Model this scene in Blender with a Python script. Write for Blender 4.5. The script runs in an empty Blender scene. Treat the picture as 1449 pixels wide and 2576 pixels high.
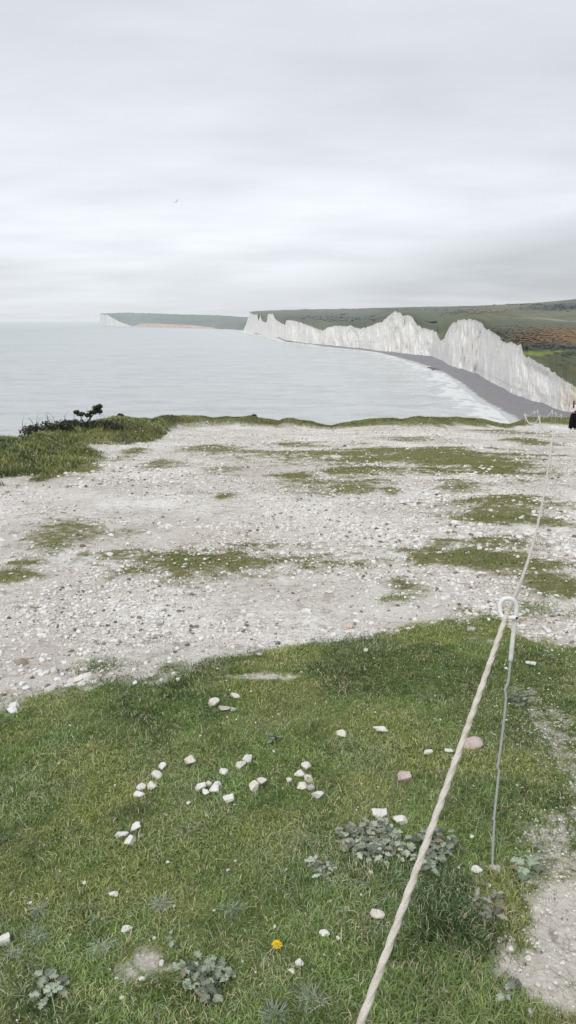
import bpy, bmesh, math, random
import numpy as np
from mathutils import Vector, Matrix, noise as mnoise

random.seed(7)
RS = np.random.RandomState(11)
S = bpy.context.scene
COL = S.collection
R = math.radians

# ------------------------------------------------------------------ camera model (used to read places off the photograph)
F, CX, CY = 1860.0, 724.5, 1288.0
PITCH = math.atan(482 / 1860.0)
CP, SP = math.cos(PITCH), math.sin(PITCH)
EYE = 1.6
ZS = -43.4                                   # sea level: the eye is 45 m above it

def ray(px, py):
    u = (px - CX) / F; v = (CY - py) / F
    return np.array([u, CP + v * SP, -SP + v * CP])
def at(px, py, d):                           # point on that sight line at forward distance d
    r = ray(px, py); return np.array([0, 0, EYE]) + r * (d / r[1])
def at_z(px, py, z):                         # point on that sight line at height z
    r = ray(px, py); return np.array([0, 0, EYE]) + r * ((z - EYE) / r[2])

# ------------------------------------------------------------------ numpy noise
def _h(ix, iy, seed):
    n = np.sin(ix * 127.1 + iy * 311.7 + seed * 74.7) * 43758.5453
    return n - np.floor(n)
def vnoise(x, y, seed=0):
    ix, iy = np.floor(x), np.floor(y); fx, fy = x - ix, y - iy
    fx = fx * fx * (3 - 2 * fx); fy = fy * fy * (3 - 2 * fy)
    a = _h(ix, iy, seed); b = _h(ix + 1, iy, seed); c = _h(ix, iy + 1, seed); d = _h(ix + 1, iy + 1, seed)
    return (a * (1 - fx) + b * fx) * (1 - fy) + (c * (1 - fx) + d * fx) * fy
def fbm(x, y, o=4, seed=0):
    s, a, t = 0, 0.5, 0
    for i in range(o):
        s = s + a * vnoise(x * 2**i + i * 17.3, y * 2**i - i * 9.1, seed + i); t += a; a *= .5
    return s / t
def sstep(a, b, x):
    t = np.clip((x - a) / (b - a), 0, 1); return t * t * (3 - 2 * t)

# ------------------------------------------------------------------ object helpers
def tag(o, label=None, cat=None, group=None, kind=None):
    if label: o['label'] = label
    if cat: o['category'] = cat
    if group: o['group'] = group
    if kind: o['kind'] = kind
    return o
def empty(name, loc, rz=0):
    o = bpy.data.objects.new(name, None); COL.objects.link(o)
    o.location = tuple(loc); o.rotation_euler = (0, 0, rz); o.empty_display_size = .1
    return o
def link(name, me, mat, parent=None):
    o = bpy.data.objects.new(name, me); COL.objects.link(o)
    if mat is not None and len(me.materials) == 0: me.materials.append(mat)
    if parent is not None: o.parent = parent
    return o
def np_mesh(name, V, quads=None, tris=None, smooth=True):
    me = bpy.data.meshes.new(name)
    V = np.asarray(V, dtype=np.float32)
    nq = 0 if quads is None else len(quads); nt = 0 if tris is None else len(tris)
    me.vertices.add(len(V)); me.vertices.foreach_set('co', V.ravel())
    loops = []
    if nq: loops.append(np.asarray(quads, dtype=np.int32).ravel())
    if nt: loops.append(np.asarray(tris, dtype=np.int32).ravel())
    L = np.concatenate(loops)
    me.loops.add(len(L)); me.loops.foreach_set('vertex_index', L)
    st = np.concatenate([np.arange(nq) * 4, nq * 4 + np.arange(nt) * 3]).astype(np.int32)
    me.polygons.add(nq + nt); me.polygons.foreach_set('loop_start', st)
    me.polygons.foreach_set('use_smooth', np.full(nq + nt, smooth, dtype=bool))
    me.update(calc_edges=True); me.validate()
    return me
def fattr(me, name, arr):
    a = me.attributes.new(name, 'FLOAT', 'POINT'); a.data.foreach_set('value', np.asarray(arr, dtype=np.float32).ravel())
def cattr(me, name, rgb):
    a = me.attributes.new(name, 'FLOAT_COLOR', 'POINT')
    c = np.ones((len(rgb), 4), dtype=np.float32); c[:, :3] = rgb; a.data.foreach_set('color', c.ravel())
def grid_quads(nr, nc):
    i = np.arange(nr - 1)[:, None] * nc + np.arange(nc - 1)[None, :]
    i = i.ravel(); return np.stack([i, i + 1, i + nc + 1, i + nc], 1)
def tube(points, radius, sides=10, lobes=0, pitch=.05, depth=.12, caps=True, sub=1):
    P = [Vector(p) for p in points]
    n = len(P); rad = radius if hasattr(radius, '__len__') else [radius] * n
    V, Q, T = [], [], []
    t0 = (P[1] - P[0]).normalized()
    u = t0.orthogonal().normalized(); s = 0
    for i in range(n):
        t = (P[min(i + 1, n - 1)] - P[max(i - 1, 0)]).normalized()
        u = (u - t * u.dot(t)).normalized(); w = t.cross(u)
        if i: s += (P[i] - P[i - 1]).length
        for k in range(sides):
            a = 2 * math.pi * k / sides; r = rad[i]
            if lobes: r *= 1 + depth * (abs(math.cos(lobes * .5 * (a) - math.pi * s / pitch * lobes / 3)) * 2 - 1.2)
            V.append(P[i] + (u * math.cos(a) + w * math.sin(a)) * r)
    for i in range(n - 1):
        for k in range(sides):
            k2 = (k + 1) % sides
            Q.append((i * sides + k, i * sides + k2, (i + 1) * sides + k2, (i + 1) * sides + k))
    if caps:
        V.append(P[0]); V.append(P[-1]); a, b = len(V) - 2, len(V) - 1
        for k in range(sides):
            k2 = (k + 1) % sides
            T.append((a, k2, k)); T.append((b, (n - 1) * sides + k, (n - 1) * sides + k2))
    return V, Q, T
def cat_rom(pts, n):
    pts = [Vector(p) for p in pts]; out = []
    P = [pts[0] * 2 - pts[1]] + pts + [pts[-1] * 2 - pts[-2]]
    for i in range(1, len(P) - 2):
        for k in range(n):
            t = k / n; a, b, c, d = P[i - 1], P[i], P[i + 1], P[i + 2]
            out.append(.5 * ((2 * b) + (c - a) * t + (2 * a - 5 * b + 4 * c - d) * t * t + (3 * b - a - 3 * c + d) * t**3))
    out.append(pts[-1]); return out
def ico(sub):
    bm = bmesh.new(); bmesh.ops.create_icosphere(bm, subdivisions=sub, radius=1)
    V = np.array([v.co[:] for v in bm.verts]); T = np.array([[v.index for v in f.verts] for f in bm.faces]); bm.free()
    return V, T

# ------------------------------------------------------------------ materials
class NT:
    def __init__(s, name):
        s.m = bpy.data.materials.new(name); s.m.use_nodes = True; s.t = s.m.node_tree
        s.b = s.t.nodes['Principled BSDF']; s.b.inputs['Specular IOR Level'].default_value = .2
        s.b.inputs['Roughness'].default_value = .9
    def n(s, typ, **kw):
        x = s.t.nodes.new(typ)
        for k, v in kw.items():
            if k.startswith('i_'): x.inputs[k[2:].replace('_', ' ')].default_value = v
            else: setattr(x, k, v)
        return x
    def l(s, a, b): s.t.links.new(a, b)
    def pos(s): return s.n('ShaderNodeNewGeometry').outputs['Position']
    def scaled(s, v, sc):
        m = s.n('ShaderNodeVectorMath', operation='MULTIPLY'); s.l(v, m.inputs[0]); m.inputs[1].default_value = sc; return m.outputs[0]
    def noise(s, v, scale, detail=4, rough=.55):
        x = s.n('ShaderNodeTexNoise'); s.l(v, x.inputs['Vector']); x.inputs['Scale'].default_value = scale
        x.inputs['Detail'].default_value = detail; x.inputs['Roughness'].default_value = rough; return x.outputs['Fac']
    def voro(s, v, scale, feature='F1', out='Distance'):
        x = s.n('ShaderNodeTexVoronoi', feature=feature); s.l(v, x.inputs['Vector']); x.inputs['Scale'].default_value = scale; return x.outputs[out]
    def ramp(s, f, stops):
        x = s.n('ShaderNodeValToRGB'); s.l(f, x.inputs['Fac']); e = x.color_ramp.elements
        while len(e) < len(stops): e.new(.5)
        for q, (p, c) in zip(e, stops):
            q.position = p; q.color = (c, c, c, 1) if not hasattr(c, '__len__') else (*c, 1)
        return x.outputs['Color']
    def mix(s, f, a, b, blend='MIX'):
        x = s.n('ShaderNodeMix', data_type='RGBA', blend_type=blend)
        for sock, v in ((x.inputs[0], f), (x.inputs[6], a), (x.inputs[7], b)):
            if hasattr(v, 'links'): s.l(v, sock)
            elif hasattr(v, '__len__'): sock.default_value = (*v, 1)
            else: sock.default_value = v
        return x.outputs[2]
    def math(s, op, a, b=0, clamp=False):
        x = s.n('ShaderNodeMath', operation=op, use_clamp=clamp)
        for sock, v in ((x.inputs[0], a), (x.inputs[1], b)):
            if hasattr(v, 'links'): s.l(v, sock)
            else: sock.default_value = v
        return x.outputs[0]
    def attr(s, name, out='Fac'):
        x = s.n('ShaderNodeAttribute', attribute_name=name); return x.outputs[out]
    def bump(s, h, dist, strength=1):
        x = s.n('ShaderNodeBump'); s.l(h, x.inputs['Height']); x.inputs['Distance'].default_value = dist; x.inputs['Strength'].default_value = strength
        s.l(x.outputs[0], s.b.inputs['Normal'])
    def color(s, c):
        if hasattr(c, 'links'): s.l(c, s.b.inputs['Base Color'])
        else: s.b.inputs['Base Color'].default_value = (*c, 1)
    def haze(s, c, length, col=(.60, .645, .68), top=.95):     # air haze painted into the base colour: paler with distance from the viewpoint's place
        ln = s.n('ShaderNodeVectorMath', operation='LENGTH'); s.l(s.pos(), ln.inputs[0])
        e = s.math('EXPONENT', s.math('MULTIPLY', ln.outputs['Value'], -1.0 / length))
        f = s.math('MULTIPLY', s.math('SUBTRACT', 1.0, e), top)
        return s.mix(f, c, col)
def simple(name, col, rough=.8, spec=.2, nscale=None, namt=.25, bump=0):
    m = NT(name); m.b.inputs['Roughness'].default_value = rough; m.b.inputs['Specular IOR Level'].default_value = spec
    if nscale:
        n = m.noise(m.n('ShaderNodeTexCoord').outputs['Object'], nscale, 5)
        m.color(m.ramp(n, [(.25, tuple(c * (1 - namt) for c in col)), (.75, tuple(min(1, c * (1 + namt)) for c in col))]))
        if bump: m.bump(n, bump)
    else: m.color(col)
    return m.m
def attr_mat(name, rough=.7, spec=.25, trans=0):
    m = NT(name); m.b.inputs['Roughness'].default_value = rough; m.b.inputs['Specular IOR Level'].default_value = spec
    m.color(m.attr('col', 'Color'))
    return m.m

# ------------------------------------------------------------------ near ground: height, edge and turf cover
EDGE = [  # column px, skyline y of the bare edge, forward distance of edge, distance where its bank starts
 (-900,1200,7,5.5),(-400,1160,9,7),(-100,1128,12,9),(0,1113,15.5,11.4),(45,1108,17,12),(75,1106,18,13),(105,1092,20,14.5),(150,1078,22,17),(210,1068,25,18.5),
 (300,1055,28,19),(400,1052,32,22),(425,1053,35,27),(445,1055,38,29.5),(600,1050,40,29.5),(630,1047,40,29),(700,1064,40,30.5),(735,1055,40,31),(760,1060,40,33),
 (830,1069,41,32),(880,1065,41,32),(930,1060,42,31),(1010,1056,42,30.5),(1060,1051,42,31),(1110,1056,43,33),(1150,1053,44,36),(1200,1058,45,37),
 (1240,1063,46,38),(1285,1068,48,40),(1330,1057,52,42),(1400,1056,55,44),(1449,1055,56,46),(1700,1055,56,46),(2600,1060,40,34)]
_th, _re, _rg, _ze = [], [], [], []
def base_z(y):
    y = np.asarray(y, dtype=float)
    return np.where(y > 0, -(.0648 * y + .00098 * y * y), -.0648 * y)
for px, sy, de, dg in EDGE:
    p = at(px, sy, de); th = math.atan2(p[0], p[1])
    _th.append(th); _re.append(de / math.cos(th)); _rg.append(dg / math.cos(th)); _ze.append(p[2] - float(base_z(de)))
_th = [-math.pi, -1.9] + _th + [1.6, math.pi]; _re = [40, 14] + _re + [50, 40]; _rg = [36, 11] + _rg + [45, 36]; _ze = [0, .1] + _ze + [0, 0]
_th, _re, _rg, _ze = map(np.array, (_th, _re, _rg, _ze))
def edge_r(th): return np.interp(th, _th, _re) + (fbm(th * 14 + 50, th * 0 + 3, 4, 5) - .5) * .06 * np.interp(th, _th, _re)

MOUNDS = []          # x, y, sx, sy, h
def mound(px, d, sx, sy, h):
    p = at(px, 1100, d); MOUNDS.append((p[0], d, sx, sy, h))
mound(40, 14.2, 1.1, 1.2, .10); mound(250, 22, 1.6, 2.2, .10); mound(380, 26, 1.6, 2.0, .08); mound(120, 16.5, .5, .6, -.12)
mound(1180, 17, 2.4, 1.2, .10); mound(1290, 9.0, 1.4, .5, .06); mound(600, 7.4, 1.1, .28, .05)

# turf patches on the chalk, read as (px, py, half width, half height, weight)
PATCH = [(170,1345,120,32,.8),(30,1450,75,42,.9),(500,1428,270,40,1),(600,1402,70,20,1),(790,1420,130,34,.75),(330,1405,110,18,.75),(1020,1485,60,22,.8),(1000,1515,50,12,.7),
 (1230,1412,150,34,1),(1330,1440,120,36,.95),(1410,1480,120,55,.95),(1260,1310,170,30,1),(1290,1268,120,22,1),(1390,1320,70,30,.8),
 (1050,1152,300,16,.95),(700,1142,110,10,.8),(1230,1178,150,26,1.15),(1120,1170,120,20,.9),(740,1198,60,14,1),(900,1190,85,20,1),(850,1230,150,16,.85),(790,1212,110,14,.8),
 (985,1240,34,9,.9),(560,1255,24,9,.9),(490,1240,50,8,.6),(1150,1228,80,13,.8),(740,1120,62,8,.9),(530,1130,75,11,.85),(570,1185,65,9,.75),(400,1170,50,11,.8),(320,1150,32,9,.8),
 (345,1136,26,6,1),(1030,1105,75,5,.8),(900,1118,60,5,.6),(1330,1112,45,8,.9),(1300,1090,70,7,.85),(1230,1076,60,6,.8),(1150,1130,70,5,.5),(1400,1215,60,14,.5),(1330,1210,40,12,.6),
 (1330,1150,40,7,.55),(640,1160,70,8,.5),(250,1680,70,14,.6),(420,1690,60,14,.8),(1190,1572,90,20,.8),(1350,1540,70,22,.7),(110,1300,60,10,.4),(480,1205,60,8,.45),(210,1268,60,8,.3)]
PW = []
for px, py, rx, ry, w in PATCH:
    d0 = 10.0
    def hit(px, py):
        d = 1.0; lo, hi = .5, 60
        for _ in range(50):
            m = .5 * (lo + hi)
            if at(px, py, m)[2] > float(base_z(m)): lo = m
            else: hi = m
        return at(px, py, lo)
    c = hit(px, py); a = hit(px, py + ry); b = hit(px, max(py - ry, 1062))
    rxw = rx / F * c[1]; ryw = max(.12, .5 * abs(b[1] - a[1])); PW.append((c[0], .5 * (a[1] + b[1]), rxw, ryw, w))
FRONT = [(-600,1800),(0,1752),(100,1738),(200,1715),(400,1690),(520,1668),(640,1640),(760,1612),(880,1588),(960,1592),(1050,1582),(1100,1562),(1200,1552),(1250,1560),(1300,1610),(1370,1640),(1449,1650),(2000,1680)]
_fw = [hit(*q) for q in FRONT]; FX = np.array([q[0] for q in _fw]); FY = np.array([q[1] for q in _fw])
LEFTB = [(-700,1260),(0,1216),(100,1213),(200,1207),(285,1199),(240,1172),(200,1150),(150,1140),(165,1127),(260,1120),(330,1121),(405,1108),(425,1096)]
_lw = np.array([hit(*q)[:2] for q in LEFTB])
BARE = [(1449,2400,75,95,1.2),(1480,2330,70,90,1.2),(1370,2440,90,45,1.1),(1290,2430,60,35,.9),(1270,2400,40,40,.7),(1400,2500,70,40,1),(375,2425,55,38,.9),(330,2455,70,28,.7),(420,2440,50,22,.7),
        (660,1703,60,7,.7),(1480,2300,95,240,.6),(1480,1980,85,330,.5),(1430,1850,60,60,.45),(1440,2180,60,110,.5)]
BW = []
for px, py, rx, ry, w in BARE:
    c = hit(px, py); a = hit(px, py + ry); b = hit(px, py - ry)
    BW.append((c[0], .5 * (a[1] + b[1]), rx / F * c[1] * 1.15, .5 * abs(b[1] - a[1]), w))

def ell(x, y, L, seed):
    n1 = fbm(x * .9, y * 2.2, 5, seed) - .5; n2 = fbm(x * 7, y * 9, 3, seed + 9) - .5
    m = np.zeros_like(x)
    for cx, cy, rx, ry, w in L:
        k = ((x - cx) / rx)**2 + ((y - cy) / ry)**2
        m = np.maximum(m, w * sstep(2.15, .15, np.sqrt(k) + n1 * 2.2 + n2 * 1.4))
    return m
def point_in_left(x, y):                      # area behind the left foot line of the bank
    out = np.zeros_like(x)
    # lateral/forward test against the foot polyline, by azimuth
    th = np.arctan2(x, y); r = np.hypot(x, y)
    n = (fbm(x * .9, y * .9, 4, 31) - .5) * 3.0
    lx = _lw
    ang = np.arctan2(lx[:, 0], lx[:, 1]); rr = np.hypot(lx[:, 0], lx[:, 1])
    # outer mound
    f1 = np.interp(th, ang[:5], rr[:5]); fn = (fbm(x * 3.1, y * 3.1, 4, 33) - .5) * 2.2
    m1 = sstep(-1.0, .9, r - f1 + n * .4 + fn) * sstep(.02, -.03, th - ang[4] + n * .015 + (r - 13) * .004)
    f2 = np.interp(th, ang[7:], rr[7:]); m2 = sstep(-1.2, 1.0, r - f2 + n * .5 + fn) * sstep(.012, -.012, th - ang[-1] + n * .006)
    return np.maximum(m1, m2)
def turf(x, y):
    x = np.asarray(x, float); y = np.asarray(y, float)
    th = np.arctan2(x, y); r = np.hypot(x, y)
    m = ell(x, y, PW, 3)
    fy = np.interp(x, FX, FY)
    wob = (fbm(x * 1.1, y * 1.1, 4, 21) - .5) * .9 + (fbm(x * 6, y * 6, 3, 22) - .5) * .35
    m = np.maximum(m, sstep(.25, -.2, y - fy + wob))
    m = np.maximum(m, point_in_left(x, y))
    re = np.interp(th, _th, _re); rg = np.interp(th, _th, _rg)
    wob2 = (fbm(x * .7, y * .5, 4, 41) - .5) * 5
    m = np.maximum(m, sstep(-.15, .35, (r - rg) / (re - rg) - .25 + wob2 * .09))
    b = ell(x, y, BW, 51)
    return np.clip(m, 0, 1), np.clip(b, 0, 1)
def ground_z(x, y, fine=True, cover=None):
    x = np.asarray(x, float); y = np.asarray(y, float)
    th = np.arctan2(x, y); r = np.hypot(x, y)
    z = base_z(y)
    re = np.interp(th, _th, _re); rg = np.interp(th, _th, _rg); ze = np.interp(th, _th, _ze)
    t = np.clip((r - rg) / (re - rg), 0, 1.0)
    z = z + (ze + (fbm(th * 32 + 9, th * 0 + 1, 4, 64) - .55) * .30 * sstep(15, 28, r)) * sstep(0, .95, t)
    for cx, cy, sx, sy, h in MOUNDS:
        z = z + h * np.exp(-((x - cx) / sx)**2 - ((y - cy) / sy)**2)
    far = np.clip(r / 10, .15, 1)
    z = z + (fbm(x * .55, y * .55, 3, 61) - .5) * .14 * far + (fbm(x * 2.3, y * 2.3, 3, 62) - .5) * .035 * np.clip(r / 3, .4, 1)
    if cover is None: cover = turf(x, y)
    z = z + cover[0] * (1 - cover[1]) * (.015 + .03 * far)
    if fine: z = z + (fbm(x * 14, y * 14, 2, 63) - .5) * .012
    return z
def gz(x, y): return float(ground_z(np.array([x]), np.array([y]))[0])
def ghit(px, py):
    lo, hi = .6, 70
    d = np.geomspace(.6, 60, 500); r = ray(px, py)
    P = np.array([0, 0, EYE])[None] + r[None] * (d / r[1])[:, None]
    g = ground_z(P[:, 0], P[:, 1]); k = np.argmax(P[:, 2] < g)
    a, b = d[max(k - 1, 0)], d[k]
    for _ in range(14):
        m = .5 * (a + b); p = at(px, py, m)
        if p[2] < gz(p[0], p[1]): b = m
        else: a = m
    return at(px, py, .5 * (a + b))
def axis_depth(p): return p[1] * CP - (p[2] - EYE) * SP

def build_ground():
    th = np.concatenate([np.linspace(-math.pi, -.56, 70)[:-1], np.linspace(-.56, .56, 460), np.linspace(.56, math.pi, 70)[1:]])
    nc = len(th); re = edge_r(th)
    NR = 400
    t = np.linspace(0, 1, NR)[:, None]
    r = .35 * (re[None] / .35)**t
    x = r * np.sin(th)[None]; y = r * np.cos(th)[None]
    cov = turf(x.ravel(), y.ravel()); z = ground_z(x.ravel(), y.ravel(), True, cov)
    V = np.stack([x.ravel(), y.ravel(), z], 1)
    G, B = cov
    # cliff under the edge, down to below sea level
    rows = []; zl = z.reshape(NR, nc)[-1]
    K = 16
    for k in range(1, K):
        f = k / (K - 1); rr = re + .25 * min(k, 3) + f * 4 + (fbm(th * 60, th * 0 + k * .6, 3, 71) - .5) * 2.0 * min(1, k / 3)
        rows.append(np.stack([rr * np.sin(th), rr * np.cos(th), zl * (1 - f**1.3) + (ZS - 3) * f**1.3 - .15 * min(k, 2)], 1))
    V = np.concatenate([V] + rows)
    G = np.concatenate([G] + [np.full(nc, 1.0 if k < 2 else 0.) for k in range(1, K)]); B = np.concatenate([B, np.zeros(nc * (K - 1))])
    q = grid_quads(NR + K - 1, nc)
    V = np.concatenate([V, [[0, 0, gz(.01, .01)]]]); c = len(V) - 1
    tr = np.stack([np.full(nc - 1, c), np.arange(1, nc), np.arange(nc - 1)], 1)
    me = np_mesh('ground', V, q[:, ::-1], tr)
    fattr(me, 'grass', np.append(G, 1)); fattr(me, 'bare', np.append(B, 0))
    m = NT('chalk_and_turf'); P = m.pos(); m.b.inputs['Specular IOR Level'].default_value = 0; m.b.inputs['Roughness'].default_value = 1
    # chalk rubble colour
    n1 = m.noise(P, 1.1, 5); n2 = m.noise(P, 9, 5, .7); n3 = m.noise(P, 55, 4, .7)
    ch = m.voro(P, 38, out='Color'); sep = m.n('ShaderNodeSeparateColor'); m.l(ch, sep.inputs[0])
    chip = m.ramp(sep.outputs[0], [(0, (.32, .28, .24)), (.25, (.60, .555, .50)), (.5, (.80, .775, .73)), (1, (.93, .915, .88))])
    dirt = m.ramp(n2, [(.33, (.36, .30, .245)), (.46, (.74, .69, .625)), (.58, (.90, .875, .825))])
    chalk = m.mix(.5, chip, dirt)
    chalk = m.mix(m.math('MULTIPLY', m.ramp(n1, [(.42, 0.), (.60, 1.)]), .75), chalk, (.92, .90, .86))
    n4 = m.noise(P, 6.5, 8, .8); chalk = m.mix(m.math('MULTIPLY', m.ramp(n4, [(.36, 1.), (.47, 0.)]), .85), chalk, (.34, .295, .255))
    n5 = m.noise(P, .42, 4, .6); chalk = m.mix(m.math('MULTIPLY', m.ramp(n5, [(.42, 1.), (.60, 0.)]), .5), chalk, (.48, .415, .355))
    chalk = m.mix(m.math('MULTIPLY', m.ramp(n3, [(.30, 1.), (.45, 0.)]), .5), chalk, (.22, .19, .165))
    # soil and moss below the turf
    g1 = m.noise(P, 2.2, 4); g2 = m.noise(P, 24, 5, .7)
    soil = m.ramp(g2, [(.3, (.045, .068, .02)), (.5, (.13, .18, .052)), (.7, (.27, .30, .12))])
    soil = m.mix(m.math('MULTIPLY', m.ramp(g1, [(.45, 0.), (.65, 1.)]), .5), soil, (.27, .25, .12))
    a = m.attr('grass')
    f = m.math('ADD', a, m.math('MULTIPLY', m.math('SUBTRACT', m.noise(P, 10, 8, .75), .5), 1.7))
    f = m.math('SUBTRACT', m.math('MULTIPLY', f, 2.3), .95, True)
    rl = m.n('ShaderNodeVectorMath', operation='LENGTH'); m.l(P, rl.inputs[0]); soil = m.mix(m.math('MULTIPLY', m.ramp(m.math('MULTIPLY', rl.outputs['Value'], .1), [(.42, 0.), (.55, 1.)]), .55), soil, (.245, .215, .115))
    col = m.mix(f, chalk, soil)
    wv_ = m.n('ShaderNodeTexNoise'); m.l(P, wv_.inputs['Vector']); wv_.inputs['Scale'].default_value = 18; wv_.inputs['Detail'].default_value = 4
    wa_ = m.n('ShaderNodeVectorMath', operation='MULTIPLY_ADD'); m.l(wv_.outputs['Color'], wa_.inputs[0]); wa_.inputs[1].default_value = (.11, .11, 0); m.l(P, wa_.inputs[2])
    cr = m.voro(m.scaled(wa_.outputs[0], (1, 1, .3)), 21, 'DISTANCE_TO_EDGE'); crk = m.ramp(cr, [(0, 1.), (.075, 0.)])
    crk = m.math('MULTIPLY', crk, m.ramp(m.noise(P, 6, 2), [(.46, 0.), (.58, 1.)]))
    earth = m.ramp(m.noise(P, 30, 6, .75), [(.3, (.48, .43, .375)), (.5, (.66, .61, .55)), (.7, (.80, .76, .70))])
    earth = m.mix(m.math('MULTIPLY', crk, .6), earth, (.22, .18, .15))
    bf = m.math('ADD', m.attr('bare'), m.math('MULTIPLY', m.math('SUBTRACT', m.noise(P, 16, 8, .8), .5), 2.2))
    bf = m.math('SUBTRACT', m.math('MULTIPLY', bf, 2.6), .9, True)
    col = m.mix(bf, col, earth)
    m.color(col)
    hgt = m.math('ADD', m.math('MULTIPLY', m.voro(P, 38), .6), m.noise(P, 70, 4, .7))
    m.bump(hgt, .012, .9)
    o = link('ground', me, m.m); tag(o, kind='structure')
build_ground()

# ------------------------------------------------------------------ turf blades
def blades(x, y, z, h, w, lean, az, col):
    n = len(x)
    d = np.stack([np.cos(az), np.sin(az), np.zeros(n)], 1); sa = az + np.pi / 2 + RS.uniform(-.9, .9, n)
    s = np.stack([np.cos(sa), np.sin(sa), np.zeros(n)], 1) * w[:, None] * .5
    P = np.stack([x, y, z - .004], 1); up = np.array([0, 0, 1.])[None]
    mid = P + d * (h * lean * .35)[:, None] + up * (h * (1 - .35 * lean) * .62)[:, None]
    tip = P + d * (h * lean)[:, None] + up * (h * (1 - .62 * lean))[:, None]
    V = np.stack([P - s, P + s, mid - s * .75, mid + s * .75, tip], 1).reshape(-1, 3)
    i = np.arange(n)[:, None] * 5
    q = i + np.array([[0, 1, 3, 2]]); t = i + np.array([[2, 3, 4]])
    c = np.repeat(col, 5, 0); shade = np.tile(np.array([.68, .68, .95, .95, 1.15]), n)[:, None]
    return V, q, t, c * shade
def palette(x, y, n, dry=.0):
    g = np.array([.225, .350, .085]); dk = np.array([.095, .175, .055]); ye = np.array([.42, .46, .095]); st = np.array([.56, .50, .31]); gy = np.array([.31, .40, .235]); ol = np.array([.27, .315, .11])
    a = fbm(x * 1.7, y * 1.7, 4, 81); b = fbm(x * 2.6 + 40, y * 2.6, 4, 82); c = fbm(x * 5, y * 5, 3, 83)
    col = g[None] * .92 + (dk * .85 - g)[None] * sstep(.42, .60, a)[:, None]
    col = col * (.72 + .5 * sstep(.3, .65, fbm(x * 9, y * 9, 3, 85)))[:, None]
    col = col + (ol - col) * (sstep(.5, .62, b) * .75)[:, None]
    col = col + (ye - col) * (sstep(.56, .7, b + RS.uniform(-.07, .07, n)) * .65)[:, None]
    u = RS.uniform(0, 1, n)
    k = (u < .05 + dry * .25 + .14 * sstep(.5, .68, c))[:, None]; col = np.where(k, st[None], col)
    k = (u > .86 - .2 * sstep(.52, .65, fbm(x * 3 + 9, y * 3, 3, 84)))[:, None]; col = np.where(k, gy[None], col)
    lum = col @ np.array([.3, .6, .1]); col = lum[:, None] * np.array([1.02, 1.0, .93])[None] * .16 + col * .84
    return col * np.array([1.14, 1.12, 1.10])[None] * RS.uniform(.5, 1.45, (n, 1))
def sample(n, r0, r1, a0, a1, p=0):
    u = RS.uniform(0, 1, n)
    r = r0 * (r1 / r0)**u if p == 0 else (r0**p + (r1**p - r0**p) * u)**(1 / p)
    th = RS.uniform(a0, a1, n); k = r < edge_r(th) - .05; r, th = r[k], th[k]; return r * np.sin(th), r * np.cos(th), r
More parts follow.
